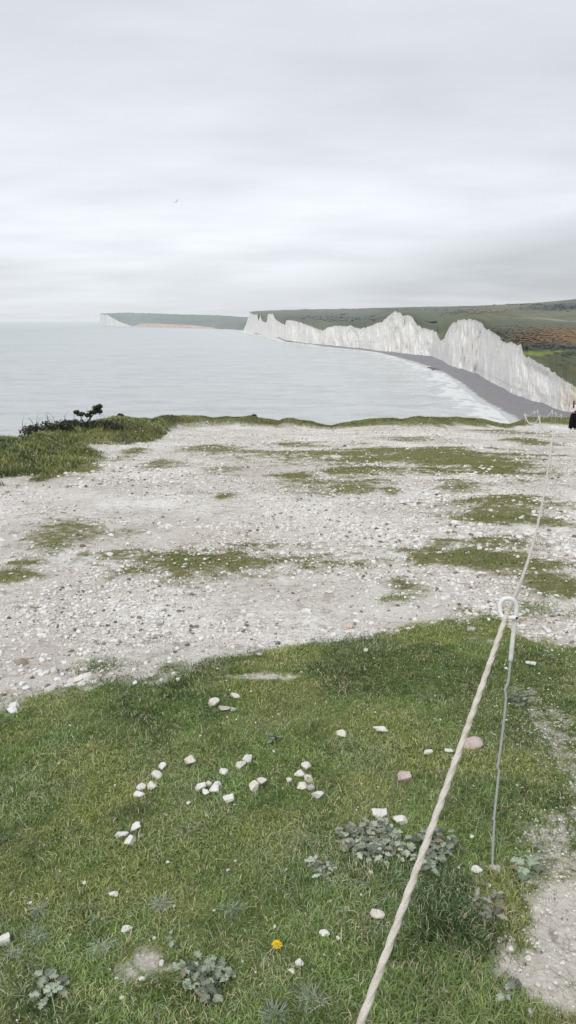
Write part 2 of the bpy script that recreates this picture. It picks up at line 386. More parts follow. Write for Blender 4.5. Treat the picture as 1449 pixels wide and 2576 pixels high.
def build_grass():
    VV, QQ, TT, CC = [], [], [], []; off = 0
    def add(V, q, t, c):
        nonlocal off
        VV.append(V); QQ.append(q + off); TT.append(t + off); CC.append(c); off += len(V)
    # close turf
    x, y, r = sample(330000, .95, 5.2, -.58, .58, 1.15)
    G, B = turf(x, y)
    k = RS.uniform(0, 1, len(x)) < np.clip(G * 1.15 - .1, 0, 1) * (1 - np.clip(B * 1.5 - .12, 0, .985)) ; x, y, r, B = x[k], y[k], r[k], B[k]
    n = len(x); z = ground_z(x, y)
    lush = np.exp(-((x - .48) / .32)**2 - ((y - 1.62) / .35)**2) + .7 * np.exp(-((x - .35) / .4)**2 - ((y - 1.25) / .25)**2) + .8 * np.exp(-((x - .85) / .25)**2 - ((y - 2.35) / .3)**2) + .5 * np.exp(-((x + .3) / .5)**2 - ((y - 1.2) / .2)**2)
    tuf = sstep(.48, .7, fbm(x * 4, y * 4, 3, 91))
    h = (.014 + .016 * RS.uniform(0, 1, n)**1.5 + .014 * tuf * RS.uniform(.2, 1, n) + lush * .034 * RS.uniform(.3, 1, n)) * (1 - .5 * B)
    w = RS.uniform(.0013, .0025, n) * (1 + .12 * r) + lush * .0008
    lean = RS.uniform(.25, 1.25, n); az = RS.uniform(0, 2 * np.pi, n)
    c = palette(x, y, n, .35 * sstep(.35, .9, x / y * 2) )
    c = c * (1 - .22 * np.clip(lush, 0, 1))[:, None]
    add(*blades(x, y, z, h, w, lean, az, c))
    # long wisps
    x, y, r = sample(4200, 1.0, 4.2, -.55, .55, 1.3); G, B = turf(x, y); k = (G > .8) & (B < .3); x, y, r = x[k], y[k], r[k]; n = len(x)
    add(*blades(x, y, ground_z(x, y), RS.uniform(.035, .075, n), RS.uniform(.0018, .003, n), RS.uniform(.4, 1.3, n), RS.uniform(0, 6.28, n), palette(x, y, n, .2)))
    # patches on the chalk and the mid ground
    x, y, r = sample(150000, 4.6, 34, -.46, .46, .25); G, B = turf(x, y)
    k = RS.uniform(0, 1, len(x)) < np.clip(G * 1.15 - .25, 0, 1) * (.22 + .65 * sstep(.38, .55, fbm(x * 2.5, y * 2.5, 4, 92))); x, y, r, G = x[k], y[k], r[k], G[k]; n = len(x)
    c = palette(x, y, n, .5); ol = np.array([.31, .28, .11]); c = c * .62 + ol[None] * .42 * RS.uniform(.6, 1.2, (n, 1))
    c = np.where((G > .97)[:, None], c * np.array([.55, .68, .6])[None], (c * .55 + np.array([.30, .265, .13])[None] * .45) * RS.uniform(.6, 1.25, (n, 1)))
    add(*blades(x, y, ground_z(x, y), RS.uniform(.012, .035, n) * (1 + .02 * r), RS.uniform(.003, .006, n) * (1 + .10 * r), RS.uniform(.3, 1.1, n), RS.uniform(0, 6.28, n), c))
    # long grass on the banks
    th = RS.uniform(-.46, .46, 120000); re = edge_r(th); r = re * (1 - RS.uniform(0, 1, len(th))**1.2 * .45) - .05
    x, y = r * np.sin(th), r * np.cos(th); G, B = turf(x, y); L = point_in_left(x, y); rg = np.interp(th, _th, _rg)
    bank = np.maximum(L * (th < -.14), sstep(-.1, .5, (r - rg) / (re - rg)) * G)
    k = (G > .45) & (RS.uniform(0, 1, len(x)) < .15 + bank); x, y, r, bank, th = x[k], y[k], r[k], bank[k], th[k]; n = len(x)
    left = sstep(-.10, -.2, th)
    h = RS.uniform(.04, .10, n) * (1.2 + .7 * left * fbm(x * .9, y * .9, 3, 96)) * (.35 + .65 * bank)
    c = palette(x, y, n, .12) * np.array([.84, .82, .78])[None]
    dark = sstep(.45, .62, fbm(x * .7, y * .7, 3, 97))[:, None]; c = c * (1 - .45 * dark) + np.array([.03, .022, .0])[None] * sstep(.5, .65, fbm(x * 1.3 + 20, y * .8, 3, 98))[:, None]
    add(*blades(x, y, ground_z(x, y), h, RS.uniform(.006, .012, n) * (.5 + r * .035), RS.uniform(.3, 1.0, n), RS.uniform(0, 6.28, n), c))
    me = np_mesh('grass', np.concatenate(VV), np.concatenate(QQ), np.concatenate(TT))
    cattr(me, 'col', np.concatenate(CC))
    o = link('grass', me, attr_mat('grass_blade', 1, 0)); tag(o, 'short green and straw coloured turf growing over the chalk ground', 'grass', kind='stuff')
build_grass()

# ------------------------------------------------------------------ chalk gravel
def build_gravel():
    v0, t0 = ico(1); v0 = v0[:12] if len(v0) == 12 else v0
    OV = np.array([(1, 0, 0), (-1, 0, 0), (0, 1, 0), (0, -1, 0), (0, 0, 1), (0, 0, -1)], float) * 1.15; OT = np.array([(0, 2, 4), (2, 1, 4), (1, 3, 4), (3, 0, 4), (2, 0, 5), (1, 2, 5), (3, 1, 5), (0, 3, 5)])
    IV0, IT0 = v0, t0
    def make(x, y, sz, sink, c, octa=False):
        v0, t0 = (OV, OT) if octa else (IV0, IT0)
        n = len(x); nv = len(v0)
        P = np.repeat(v0[None], n, 0) * RS.uniform(.62, 1.18, (n, nv, 1))
        P = P * np.stack([RS.uniform(.6, 1.1, n), RS.uniform(.45, .9, n), RS.uniform(.28, .6, n)], 1)[:, None, :] * sz[:, None, None]
        tl = RS.uniform(-.5, .5, n)[:, None]; Y = P[:, :, 1] * np.cos(tl) - P[:, :, 2] * np.sin(tl); Z = P[:, :, 1] * np.sin(tl) + P[:, :, 2] * np.cos(tl)
        a = RS.uniform(0, 6.28, n)[:, None]; X = P[:, :, 0] * np.cos(a) - Y * np.sin(a); Y = P[:, :, 0] * np.sin(a) + Y * np.cos(a)
        Q = np.stack([X + x[:, None], Y + y[:, None], Z + (ground_z(x, y) + sz * sink)[:, None]], 2)
        T = (np.arange(n)[:, None, None] * nv + t0[None]).reshape(-1, 3)
        return Q.reshape(-1, 3), T, np.repeat(c, nv, 0)
    def colr(n):
        u = RS.uniform(0, 1, n)[:, None]; a = np.array([.60, .56, .51]); b = np.array([.93, .915, .88])
        c = a + (b - a) * u; d = RS.uniform(0, 1, n)[:, None]
        c = np.where(d < .09, np.array([.30, .26, .215]) * RS.uniform(.5, 1.2, (n, 1)), c); return c
    parts = []
    # rubble field
    x, y, r = sample(150000, 3.2, 42, -.48, .48, .1); G, B = turf(x, y)
    k = (RS.uniform(0, 1, len(x)) > G * 1.06) ; x, y, r = x[k], y[k], r[k]
    cl = fbm(x * .8, y * .8, 4, 101); k = RS.uniform(0, 1, len(x)) < .12 + 1.0 * sstep(.36, .62, cl); x, y, r = x[k], y[k], r[k]; n = len(x)
    near = r < 9
    for sel in (near, ~near):
        xx, yy, rr = x[sel], y[sel], r[sel]; n = len(xx)
        big = sstep(.5, .7, fbm(xx * .6 + 5, yy * .6, 3, 102))
        parts.append(make(xx, yy, (.006 + (.016 + .016 * big) * RS.uniform(0, 1, n)**4) * (1 + .05 * rr), .15, colr(n), sel is not near))
    # crumbs and bits lying in the turf
    x, y, r = sample(5200, 1.1, 5, -.56, .56, 1.2); G, B = turf(x, y); k = RS.uniform(0, 1, len(x)) < .16 + .5 * B + .5 * (1 - G) + .5 * sstep(.25, .45, x / y); x, y, r = x[k], y[k], r[k]; n = len(x)
    parts.append(make(x, y, .003 + .007 * RS.uniform(0, 1, n)**3, .75, colr(n) * 1.05))
    x, y, r = sample(34000, 1.1, 3.4, .1, .6, 1.2); G, B = turf(x, y); k = RS.uniform(0, 1, len(x)) < np.clip(B * 1.4, 0, 1) * (1 - .75 * sstep(.8, 1, B)) + .03; x, y, r = x[k], y[k], r[k]; n = len(x)
    parts.append(make(x, y, (.0016 + .006 * RS.uniform(0, 1, n)**5), .35, colr(n) * .92))
    x, y, r = sample(16000, 4.5, 30, -.46, .46, .3); G, B = turf(x, y); k = (G > .15) & (RS.uniform(0, 1, len(x)) < .10 + .5 * sstep(.5, .62, fbm(x * 1.2, y * 1.2, 3, 105))); x, y, r = x[k], y[k], r[k]; n = len(x)
    parts.append(make(x, y, (.006 + .012 * RS.uniform(0, 1, n)**2) * (1 + .06 * r), .7, colr(n) * 1.05))
    off = 0; T = []
    for p in parts: T.append(p[1] + off); off += len(p[0])
    me = np_mesh('chalk_gravel', np.concatenate([p[0] for p in parts]), None, np.concatenate(T), smooth=False)
    cattr(me, 'col', np.clip(np.concatenate([p[2] for p in parts]), 0, .82))
    o = link('chalk_gravel', me, attr_mat('chalk_chip', 1, 0)); tag(o, 'loose white chalk chips and small flints strewn over the bare ground', 'gravel', kind='stuff')
build_gravel()

# ------------------------------------------------------------------ individual stones
def stone_mat(name, lo, hi):
    m = NT(name); P = m.n('ShaderNodeTexCoord').outputs['Object']
    n = m.noise(P, 45, 6, .7); n2 = m.noise(P, 150, 4, .7); inf = m.n('ShaderNodeObjectInfo').outputs['Random']
    c = m.ramp(n, [(.32, lo), (.55, hi)]); c = m.mix(m.math('MULTIPLY', m.ramp(n2, [(.28, 1.), (.42, 0.)]), .45), c, tuple(k * .5 for k in lo))
    c = m.mix(m.math('MULTIPLY', inf, .25), c, lo)
    m.color(c); m.bump(m.math('ADD', n, m.math('MULTIPLY', n2, .5)), .004, .8); return m.m
M_WHITE = stone_mat('white_chalk', (.68, .64, .59), (.90, .885, .85)); M_CREAM = stone_mat('cream_chalk', (.56, .51, .43), (.85, .81, .73))
M_PINK = stone_mat('pink_chalk', (.44, .34, .31), (.66, .56, .53)); M_GREY = stone_mat('grey_chalk', (.34, .31, .28), (.58, .54, .50))
MATS = {'w': M_WHITE, 'c': M_CREAM, 'p': M_PINK, 'g': M_GREY}
IV, IT = ico(4)
def stone_mesh(seed, sx, sy, sz, lump=.15, cuts=12):
    rs = np.random.RandomState(seed)
    V = IV.copy()
    for _ in range(cuts):                                    # broken faces
        nrm = rs.normal(size=3); nrm /= np.linalg.norm(nrm); d = rs.uniform(.45, .8)
        k = V @ nrm; over = np.clip(k - d, 0, None); V = V - nrm[None] * (over * .97)[:, None]
    o = rs.uniform(0, 50, 3)
    f = np.array([mnoise.fractal(Vector(v * 1.1 + o), 1.0, 2.0, 3) for v in V]); g = np.array([mnoise.fractal(Vector(v * 4 + o), 1.0, 2.0, 3) for v in V])
    V = V * (1 + lump * f + .045 * g)[:, None]
    V = V - .5 * (V.max(0) + V.min(0)); V = V / (.5 * (V.max(0) - V.min(0)))
    return np_mesh('stone', V * np.array([sx, sy, sz]), None, IT)
CROP = {'A': (400, 2700, .6901), 'C': (1250, 2850, .7274), 'L': (0, 3400, .795), 'R': (1152, 3400, .795), 'D': (0, 0, 1.59)}
def stone(i, crop, zx, zy, w, h, mat, label, group='chalk stones lying on the turf', name='chalk_stone', cat='stone', sink=.42):
    ox, oy, k = CROP[crop]; px, py = (ox + zx * k) / 1.59, (oy + (zy + h * .3) * k) / 1.59
    p = ghit(px, py); a = axis_depth(p); sx = 1.1 * w * k / 1.59 / F * a / 2; hh = 1.12 * h * k / 1.59 / F * a / 2
    sz = hh * .85; sy = min(max(hh * 1.0, sx * .65), sx * 1.2)
    o = link(name, stone_mesh(1000 + i, sx, sy, sz), MATS[mat])
    y = p[1] + sy * .3
    o.location = (p[0], y, gz(p[0], y) + sz * sink + .006); o.rotation_euler = (random.uniform(-.15, .15), random.uniform(-.15, .15), random.uniform(-.5, .5))
    tag(o, label, cat, group); return o
ST = [
 ('A',660,163,62,56,'c','upright tan stone at the back of the four stones near the gravel edge'),
 ('A',783,122,58,30,'c','flat cream stone farthest back of the stones on the turf'),
 ('A',720,200,66,34,'g','low grey stone just right of the upright tan stone'),
 ('A',773,205,38,28,'g','small tan stone touching the right end of the low grey stone'),
 ('A',1400,342,58,40,'c','cream stone alone on bright green turf, left of the flat white pointed one'),
 ('A',523,502,58,60,'c','single pale stone standing alone above the cluster of five'),
 ('A',363,538,42,42,'w','small rounded stone at the top of the slanting left row'),
 ('A',326,586,60,50,'w','oval white stone second from the top of the slanting left row'),
 ('A',296,646,66,42,'c','tan stone lying crosswise at the right of the slanting left row'),
 ('A',237,655,52,46,'w','white stone above the lowest one in the slanting left row'),
 ('A',227,700,68,48,'w','broad white stone at the bottom of the slanting left row'),
 ('A',713,567,52,42,'w','single white stone midway between the cluster of five and the upper pair'),
 ('A',815,523,56,44,'w','squat white stone at the lower left of the upper pair'),
 ('A',855,487,50,60,'w','tall bright white stone at the upper right of the upper pair'),
 ('A',582,657,60,60,'w','large white stone at the left end of the cluster of five'),
 ('A',622,638,48,34,'c','cream stone at the back middle of the cluster of five'),
 ('A',676,637,52,36,'w','flat white stone at the back right of the cluster of five'),
 ('A',660,668,56,52,'w','blocky white stone at the front right of the cluster of five'),
 ('A',611,692,46,42,'w','rounded white stone at the very front of the cluster of five'),
 ('A',743,722,60,56,'w','bent white stone alone to the lower right of the cluster of five'),
 ('A',893,648,54,62,'c','upright cream stone at the left of the touching pair in the middle'),
 ('A',937,623,56,50,'c','round cream stone at the right of the touching pair in the middle'),
 ('A',1195,530,56,52,'c','cream stone at the top of the right hand cluster'),
 ('A',1155,577,60,44,'w','pointed white stone at the left of the right hand cluster'),
 ('A',1210,600,44,50,'c','tan tinted stone in the right middle of the right hand cluster'),
 ('A',1097,617,32,26,'c','tiny pale stone just outside the right hand cluster on its left'),
 ('A',1172,650,56,46,'c','rounded cream stone at the lower left of the right hand cluster'),
 ('A',1218,657,48,36,'g','greyish stone wedged in the bottom of the right hand cluster'),
 ('A',1262,697,70,46,'w','bright white stone at the bottom right end of the right hand cluster'),
 ('A',210,890,54,50,'w','upright white stone above the long bone shaped one at lower left'),
 ('A',125,930,74,36,'w','white stone forming the left arm of the bent pair at lower left'),
 ('A',172,962,56,66,'w','white stone forming the lower arm of the bent pair at lower left'),
 ('A',237,940,32,20,'g','small brownish stone right of the bent pair at lower left'),
 ('A',512,750,26,22,'c','tiny cream stone on green turf below the cluster of five'),
 ('C',375,102,76,38,'w','flat white pointed stone on the turf left of the rope, well behind the leafy plant'),
 ('C',870,173,125,64,'p','large pinkish slab between the rope and the metal stake'),
 ('C',636,222,50,30,'w','small white stone left of the rope near the pinkish slab'),
 ('C',752,216,48,24,'w','thin white stone touching the left side of the rope near the pinkish slab'),
 ('C',503,357,82,48,'p','ragged pinkish stone alone on the turf left of the rope'),
 ('C',372,562,84,46,'w','wedge shaped white stone above the big leafy plant on its left'),
 ('C',482,598,76,46,'w','blocky white stone above the big leafy plant on its right'),
 ('C',905,870,62,36,'w','pointed white stone left of the foot of the metal stake'),
 ('C',1004,862,60,38,'g','grey white stone at the very foot of the metal stake'),
 ('C',875,692,24,22,'w','tiny round white stone in grass between rope and stake'),
 ('C',497,817,26,22,'c','tiny cream stone below the big leafy plant beside the rope'),
 ('L',572,227,46,24,'w','small flat white stone on the left turf, upper of two lying in a line'),
 ('L',637,408,56,27,'w','small flat white stone just above the bare earth patch'),
 ('L',8,458,68,50,'w','smooth bright white stone cut by the left edge of the picture'),
 ('L',613,747,28,24,'c','small pebble at the front edge of the bare earth patch'),
 ('L',715,655,30,22,'w','chalk lump in the middle of the bare earth patch'),
 ('L',812,578,22,28,'w','upright sliver of chalk at the back of the bare earth patch'),
 ('R',450,337,70,40,'c','rounded cream stone just left of the rope in the lower foreground'),
 ('R',183,428,50,27,'w','thin white stone in dark grass above and right of the yellow flower'),
 ('R',57,572,40,38,'w','white stone in long dark grass below and right of the yellow flower'),
 ('R',20,615,30,26,'c','cream stone half hidden in grass below the yellow flower'),
 ('R',790,715,38,34,'w','white stone on the turf right of the rope near the bottom'),
 ('R',1120,505,30,32,'w','white pebble on the gravelly fringe of the cracked path'),
 ('R',1208,557,34,28,'c','pale pebble lying out on the cracked path'),
 ('R',1258,683,34,30,'c','pale pebble at the lower edge of the cracked path'),
 ('R',1222,830,34,32,'c','cream pebble on turf at the bottom right corner'),
 ('D',874,1575,28,18,'p','pinkish rock on the edge where the gravel meets the near turf'),
 ('D',1187,1584,20,16,'g','grey rock on the strip of turf behind the near post'),
 ('D',920,1638,14,10,'c','small cream rock on the near turf just below the gravel edge'),
 ('D',1336,1671,24,8,'w','flat white chip on the turf to the right of the near post'),
 ('D',1213,1443,22,11,'w','white lump beside the turf patch left of the rope in the middle ground'),
 ('D',826,1490,20,10,'c','pale lump on open gravel beyond the near turf'),
 ('D',770,1537,24,10,'w','white slab on open gravel just beyond the near turf'),
]
for i, s in enumerate(ST): stone(i, *s)
for i in range(14):
    stone(300 + i, 'D', 1165 + RS.uniform(0, 80), 1172 + RS.uniform(0, 22), RS.uniform(6, 11), RS.uniform(4, 6), 'w',
          'small white chalk lump scattered on the dark green strip of turf in the middle ground', 'white lumps on the dark green strip', sink=.6)

# ------------------------------------------------------------------ plants
def leaf_mesh(rs, leaves):
    VV, QQ, off, CC = [], [], 0, []
    NS, NA = 16, 5
    for (base, az, L, W, pitch, curl, lob, col) in leaves:
        t = np.linspace(0, 1, NS); a = np.linspace(-1, 1, NA)
        prof = W * (np.sin(np.pi * np.clip(t, 0, 1)**.75)**.7) * (1 - lob * np.array([.0, .75, .35] * 6)[:NS]) + W * .06
        prof[0] = W * .12; prof[-1] = W * .08
        fwd = np.array([math.cos(az), math.sin(az), 0]); side = np.array([-math.sin(az), math.cos(az), 0])
        ang = pitch - curl * t; ds = L / (NS - 1)
        cx = np.concatenate([[0], np.cumsum(np.cos(ang[:-1]) * ds)]); cz = np.concatenate([[0], np.cumsum(np.sin(ang[:-1]) * ds)])
        ph = rs.uniform(0, 6)
        for i in range(NS):
            for j in range(NA):
                wv = .16 * W * math.sin(t[i] * 14 + ph + a[j] * 2) * abs(a[j]) + .22 * W * abs(a[j])**1.5
                VV.append(base + fwd * (cx[i] + abs(a[j])**2 * W * .3 * (lob > 0)) + side * (a[j] * prof[i]) + np.array([0, 0, cz[i] + wv]))
                CC.append(col * (1.12 if abs(a[j]) < .1 else 1.0) * rs.uniform(.88, 1.1))
        QQ.append(grid_quads(NS, NA) + off); off += NS * NA
    me = np_mesh('leaves', np.array(VV), np.concatenate(QQ), None); cattr(me, 'col', np.array(CC)); return me
def plant_mat(name, rough):
    m = NT(name); m.b.inputs['Roughness'].default_value = rough; P = m.pos(); n = m.noise(P, 160, 4)
    m.color(m.mix(m.ramp(n, [(.32, .35), (.5, 0.)]), m.attr('col', 'Color'), (.16, .19, .14))); m.bump(n, .002, .6); return m.m
M_LEAF = plant_mat('grey_green_leaf', .65)
M_STALK = simple('plant_stalk', (.16, .17, .10), .8, .2, 60)
def cabbage(seed, px, py, wpx, dpx, nl, label, L=(.035, .06), tint=(.33, .36, .295), spread=1.0, pit=(-.05, .42)):
    rs = np.random.RandomState(seed); p = ghit(px, py); a = axis_depth(p)
    rx = wpx / F * a / 2; q1 = ghit(px, py + dpx / 2); q2 = ghit(px, py - dpx / 2); ry = abs(q2[1] - q1[1]) / 2
    root = empty('leafy_plant', (p[0], p[1], gz(p[0], p[1]))); tag(root, label, 'plant', 'grey green leafy plants in the turf')
    lv, st = [], []
    nl = int(nl * 1.5); L = (L[0] * .72, L[1] * .80); nros = max(1, nl // 7)
    cent = [(0, 0)] if nros == 1 else [(math.cos(k * 2.4) * rx * math.sqrt((k + .4) / nros) * .9, math.sin(k * 2.4) * ry * math.sqrt((k + .4) / nros) * .95) for k in range(nros)]
    for i in range(nl):
        c = cent[i % nros]; az = rs.uniform(0, 6.28); l = rs.uniform(*L); k = rs.uniform(0, .012)
        b = np.array([c[0] + math.cos(az) * k, c[1] + math.sin(az) * k, .0]); b[2] = gz(p[0] + b[0], p[1] + b[1]) - root.location[2] + rs.uniform(.008, .03)
        col = np.array(tint) * np.array([1.24, 1.26, 1.20]) * rs.uniform(.35, 1.3)
        if rs.uniform() < .05: col = np.array([.30, .25, .17])
        lv.append((b, az, l, l * rs.uniform(.30, .46), rs.uniform(*pit), rs.uniform(.2, 1.0), rs.uniform(.55, .85), col))
        st.append((b, az))
    f = link('foliage', leaf_mesh(rs, lv), M_LEAF, root)
    V, Q, T = [], [], []
    for b, az in st[:1]:
        o = len(V); v, q, t = tube([b + np.array([0, 0, -.03]), b + np.array([math.cos(az), math.sin(az), .2]) * .006, b + np.array([math.cos(az), math.sin(az), .35]) * .016], [.0022, .002, .0014], 6)
        V += v; Q += [tuple(i + o for i in k) for k in q]; T += [tuple(i + o for i in k) for k in t]
    link('stalk', np_mesh('stalk', V, Q, T), M_STALK, root)
cabbage(1, 938, 2124, 190, 96, 130, 'large sprawling grey green leafy plant left of the rope below two white stones', (.026, .044))
cabbage(2, 1105, 2130, 110, 55, 34, 'straggling leafy plant just right of the rope level with the big one', (.03, .05), (.25, .28, .22))
cabbage(3, 1075, 2178, 70, 40, 16, 'small leafy plant right against the right side of the rope, below the straggling one', (.03, .05), (.30, .33, .27))
cabbage(4, 810, 2192, 62, 46, 18, 'small compact leafy plant alone on the turf to the lower left of the large one', (.022, .036))
cabbage(5, 515, 2472, 128, 110, 52, 'leafy plant with broad lobed leaves right of the bare earth patch', (.026, .043), (.30, .34, .265))
cabbage(6, 128, 2490, 84, 70, 18, 'leafy plant with few broad pale leaves in the lower left corner', (.028, .046), (.32, .36, .29))
cabbage(7, 1255, 2485, 95, 70, 18, 'sparse leafy plant on the gravelly fringe of the cracked path', (.024, .042), (.30, .32, .28))
cabbage(8, 1225, 2290, 120, 70, 20, 'withered leafy plant in long grass right of the rope', (.022, .04), (.26, .26, .21), pit=(.2, 1.0))
cabbage(9, 1330, 2195, 75, 30, 5, 'low plant with long flat leaves right of the foot of the stake', (.05, .075), (.28, .33, .25), pit=(.05, .35))
cabbage(10, 440, 2378, 34, 22, 4, 'tiny plant with a few round leaves behind the bare earth patch', (.022, .03), (.27, .34, .24))
cabbage(11, 1300, 1768, 60, 26, 20, 'small dull leafy plant behind the stake on the far side of the near turf', (.024, .04), (.20, .22, .18))
cabbage(12, 690, 1868, 40, 22, 9, 'small bluish leafy plant on the turf behind the stones', (.024, .04), (.20, .25, .20))
def rosette(seed, px, py, wpx, n, label, tint):
    rs = np.random.RandomState(seed); p = ghit(px, py); a = axis_depth(p); L = .85 * wpx / F * a / 2
    root = empty('spiky_plant', (p[0], p[1], gz(p[0], p[1]))); tag(root, label, 'plant', 'spiky grey rosettes in the turf')
    lv = []
    for i in range(n):
        az = rs.uniform(0, 6.28); l = L * rs.uniform(.45, 1.1)
        o_ = rs.normal(0, L * .16, 2); lv.append((np.array([math.cos(az) * .004 + o_[0], math.sin(az) * .004 + o_[1], .004]), az, l, .0010, rs.uniform(.0, .55), rs.uniform(.1, .9), 0, np.array(tint) * 1.55 * rs.uniform(.5, 1.3)))
    link('foliage', leaf_mesh(rs, lv), M_LEAF, root)
    bm = bmesh.new(); bmesh.ops.create_icosphere(bm, subdivisions=2, radius=.006)
    for v in bm.verts: v.co.z = v.co.z * .7 + .004
    me = bpy.data.meshes.new('crown'); bm.to_mesh(me); bm.free(); link('crown', me, M_STALK, root)
rosette(21, 407, 2278, 84, 96, 'spiky grey rosette in the middle of the left turf above the bare patch', (.23, .26, .20))
rosette(22, 585, 2290, 76, 76, 'spiky green grey rosette left of the rope above the yellow flower', (.20, .25, .17))
rosette(23, 255, 2388, 84, 120, 'feathery silver rosette just left of the bare earth patch', (.27, .30, .25))
rosette(24, 90, 2362, 84, 72, 'spiky grey rosette near the left edge by the smooth white stone', (.21, .25, .19))
rosette(25, 40, 2400, 60, 64, 'silvery rosette at the left edge just below the smooth white stone', (.26, .29, .24))
rosette(26, 690, 2560, 110, 116, 'bushy grey rosette at the bottom edge left of the rope', (.20, .24, .18))
rosette(27, 780, 2520, 120, 112, 'grey spreading rosette in long grass close to the rope end', (.21, .24, .18))
rosette(28, 100, 2290, 70, 76, 'dusty grey rosette on the far left turf above the feathery one', (.24, .26, .21))
# yellow flower
def flower():
    p = ghit(697, 2392); z = gz(p[0], p[1])
    root = empty('yellow_flower', (p[0], p[1], z)); tag(root, 'bright yellow dandelion flower alone in the grass', 'flower')
    v, q, t = tube([(0, 0, -.01), (.001, 0, .012), (.0, -.003, .024)], [.0016, .0015, .0018], 8); link('stem', np_mesh('stem', v, q, t), M_STALK, root)
    rs = np.random.RandomState(5); lv = []
    for k, (n, l, pi_) in enumerate(((20, .0165, .15), (18, .013, .5), (12, .009, .9))):
        for i in range(n):
            az = 6.283 * i / n + rs.uniform(-.12, .12)
            lv.append((np.array([0, -.003, .024 + k * .0015]), az, l * rs.uniform(.85, 1.1), .0021, pi_ + rs.uniform(-.1, .15), .5, 0, np.array([.86, .62, .015]) * rs.uniform(.9, 1.08)))
    link('petals', leaf_mesh(rs, lv), attr_mat('yellow_petal', .6), root)
    bm = bmesh.new(); bmesh.ops.create_icosphere(bm, subdivisions=2, radius=.0042)
    for w in bm.verts: w.co.z = w.co.z * .6 + .0285; w.co.y -= .003
    me = bpy.data.meshes.new('centre'); bm.to_mesh(me); bm.free(); link('centre', me, simple('yellow_centre', (.72, .40, .01), .7), root)
flower()

# ------------------------------------------------------------------ rope fence
def steel():
    m = NT('weathered_steel'); n = m.noise(m.pos(), 180, 5, .7); m.color(m.ramp(n, [(.3, (.40, .42, .42)), (.7, (.64, .665, .67))])); m.b.inputs['Metallic'].default_value = .1
    m.b.inputs['Roughness'].default_value = .55; m.bump(n, .001, .4); return m.m
def plastic():
    m = NT('white_plastic'); n = m.noise(m.pos(), 60, 5, .7); n2 = m.noise(m.scaled(m.pos(), (1, 1, .15)), 220, 3)
    c = m.ramp(n, [(.3, (.66, .68, .67)), (.55, (.88, .90, .89))]); c = m.mix(m.ramp(n2, [(.62, 0.), (.75, .5)]), c, (.45, .43, .38))
    m.color(c); m.b.inputs['Roughness'].default_value = .42; m.b.inputs['Specular IOR Level'].default_value = .4; return m.m
M_STEEL, M_PLAS = steel(), plastic(); M_HOLE = simple('dark_bore', (.01, .01, .01), .9)
d1 = ghit(1239, 2184)[1]
GP = [(1284,1664),(1288,1625),(1292,1590),(1295,1565),(1298,1545),(1299.5,1532),(1298,1519),(1291,1509),(1279,1505),(1267,1507.5),(1259,1517),(1257.5,1532),(1260,1545),(1266,1552),(1280,1554),(1300,1553)]
YO = [0,0,0,0,0,0,0,0,.002,.004,.002,-.002,-.007,-.012,-.0145,-.0155]
RODP = [(1284,1660),(1281,1695),(1278.5,1714),(1274,1726),(1270.5,1735),(1272.5,1748),(1272.5,1762),(1269,1800),(1262,1860),(1254.5,1915),(1251.5,1928),(1255,1941),(1253.5,1956),(1249,2000),(1243.5,2052),(1241.5,2060),(1243.5,2070),(1240,2130),(1238,2190)]
def make_post(label):
    base = ghit(1239, 2184); root = empty('fence_post', (base[0], d1, gz(base[0], d1))); o = np.array(root.location)
    tag(root, label, 'post', 'white topped stakes of the rope fence')
    pts = [at(px, py, d1 + dy) - o for (px, py), dy in zip(GP, YO)]
    v, q, t = tube(cat_rom(pts, 5), .0067, 14); tb = link('tube', np_mesh('tube', v, q, t), M_PLAS, root)
    e = Vector(pts[-1]) - Vector(pts[-2]); e.normalize(); p = Vector(pts[-1])
    tip = p + Vector((-.002, -.0061, .0)); v, q, t = tube([tip + Vector((0, .0008, 0)), tip + Vector((0, -.0008, 0))], .0034, 12); link('bore', np_mesh('bore', v, q, t), M_HOLE, tb)
    pts = [at(px, py, d1) - o for px, py in RODP]; pts.append(pts[-1] + np.array([0, 0, -.12]))
    v, q, t = tube(cat_rom(pts, 5), .0038, 10); link('rod', np_mesh('rod', v, q, t), M_STEEL, root)
    return root
POST1 = make_post('nearest white topped metal stake with a pigtail loop, standing in the near turf')
RING_Z = at(1277, 1540, d1)[2] - POST1.location[2]; RING_X = at(1277, 1540, d1)[0] - POST1.location[0]
def copy_post(loc, label, rz=0, tilt=0, s=1.0):
    r = POST1.copy(); COL.objects.link(r); r.location = tuple(loc); r.rotation_euler = (0, tilt, rz); r['label'] = label; r.scale = (s, s, s)
    for ch in list(POST1.children):
        c = ch.copy(); COL.objects.link(c); c.parent = r
        for g in list(ch.children):
            d = g.copy(); COL.objects.link(d); d.parent = c
    return r
def post_at(px, py, d, label, rz=0, tilt=0):
    p = at(px, py, d); g = gz(p[0] - RING_X, d); need = p[2] - g
    # ring height is what the photo fixes; the stake is driven deeper or shallower
    z = p[2] - RING_Z
    copy_post((p[0] - RING_X, d, z), label, rz, tilt); return p
ring1 = at(1276, 1541, d1)
ring2 = post_at(1392, 1081, 10.9, 'second stake along the rope, at the right edge of the gravel')
ring3 = post_at(1356, 1051, 18.0, 'third stake along the rope, in front of the yellowish bank', .3)
ring4 = post_at(1321, 1045, 20.6, 'fourth stake, leftmost of the far stakes, with the sagging rope end', -.2)
ring5 = post_at(1344, 1036, 30.5, 'far stake left of a close pair against the dark beach', .2)
ring6 = post_at(1352, 1034, 31.5, 'far stake right of a close pair against the dark beach', .5)
ring7 = post_at(1389, 1034, 33.0, 'far stake standing alone against the beach, right of the close pair', -.3)
ring8 = post_at(1398, 1040, 34.0, 'low far stake right beside the lone one against the beach', .4)
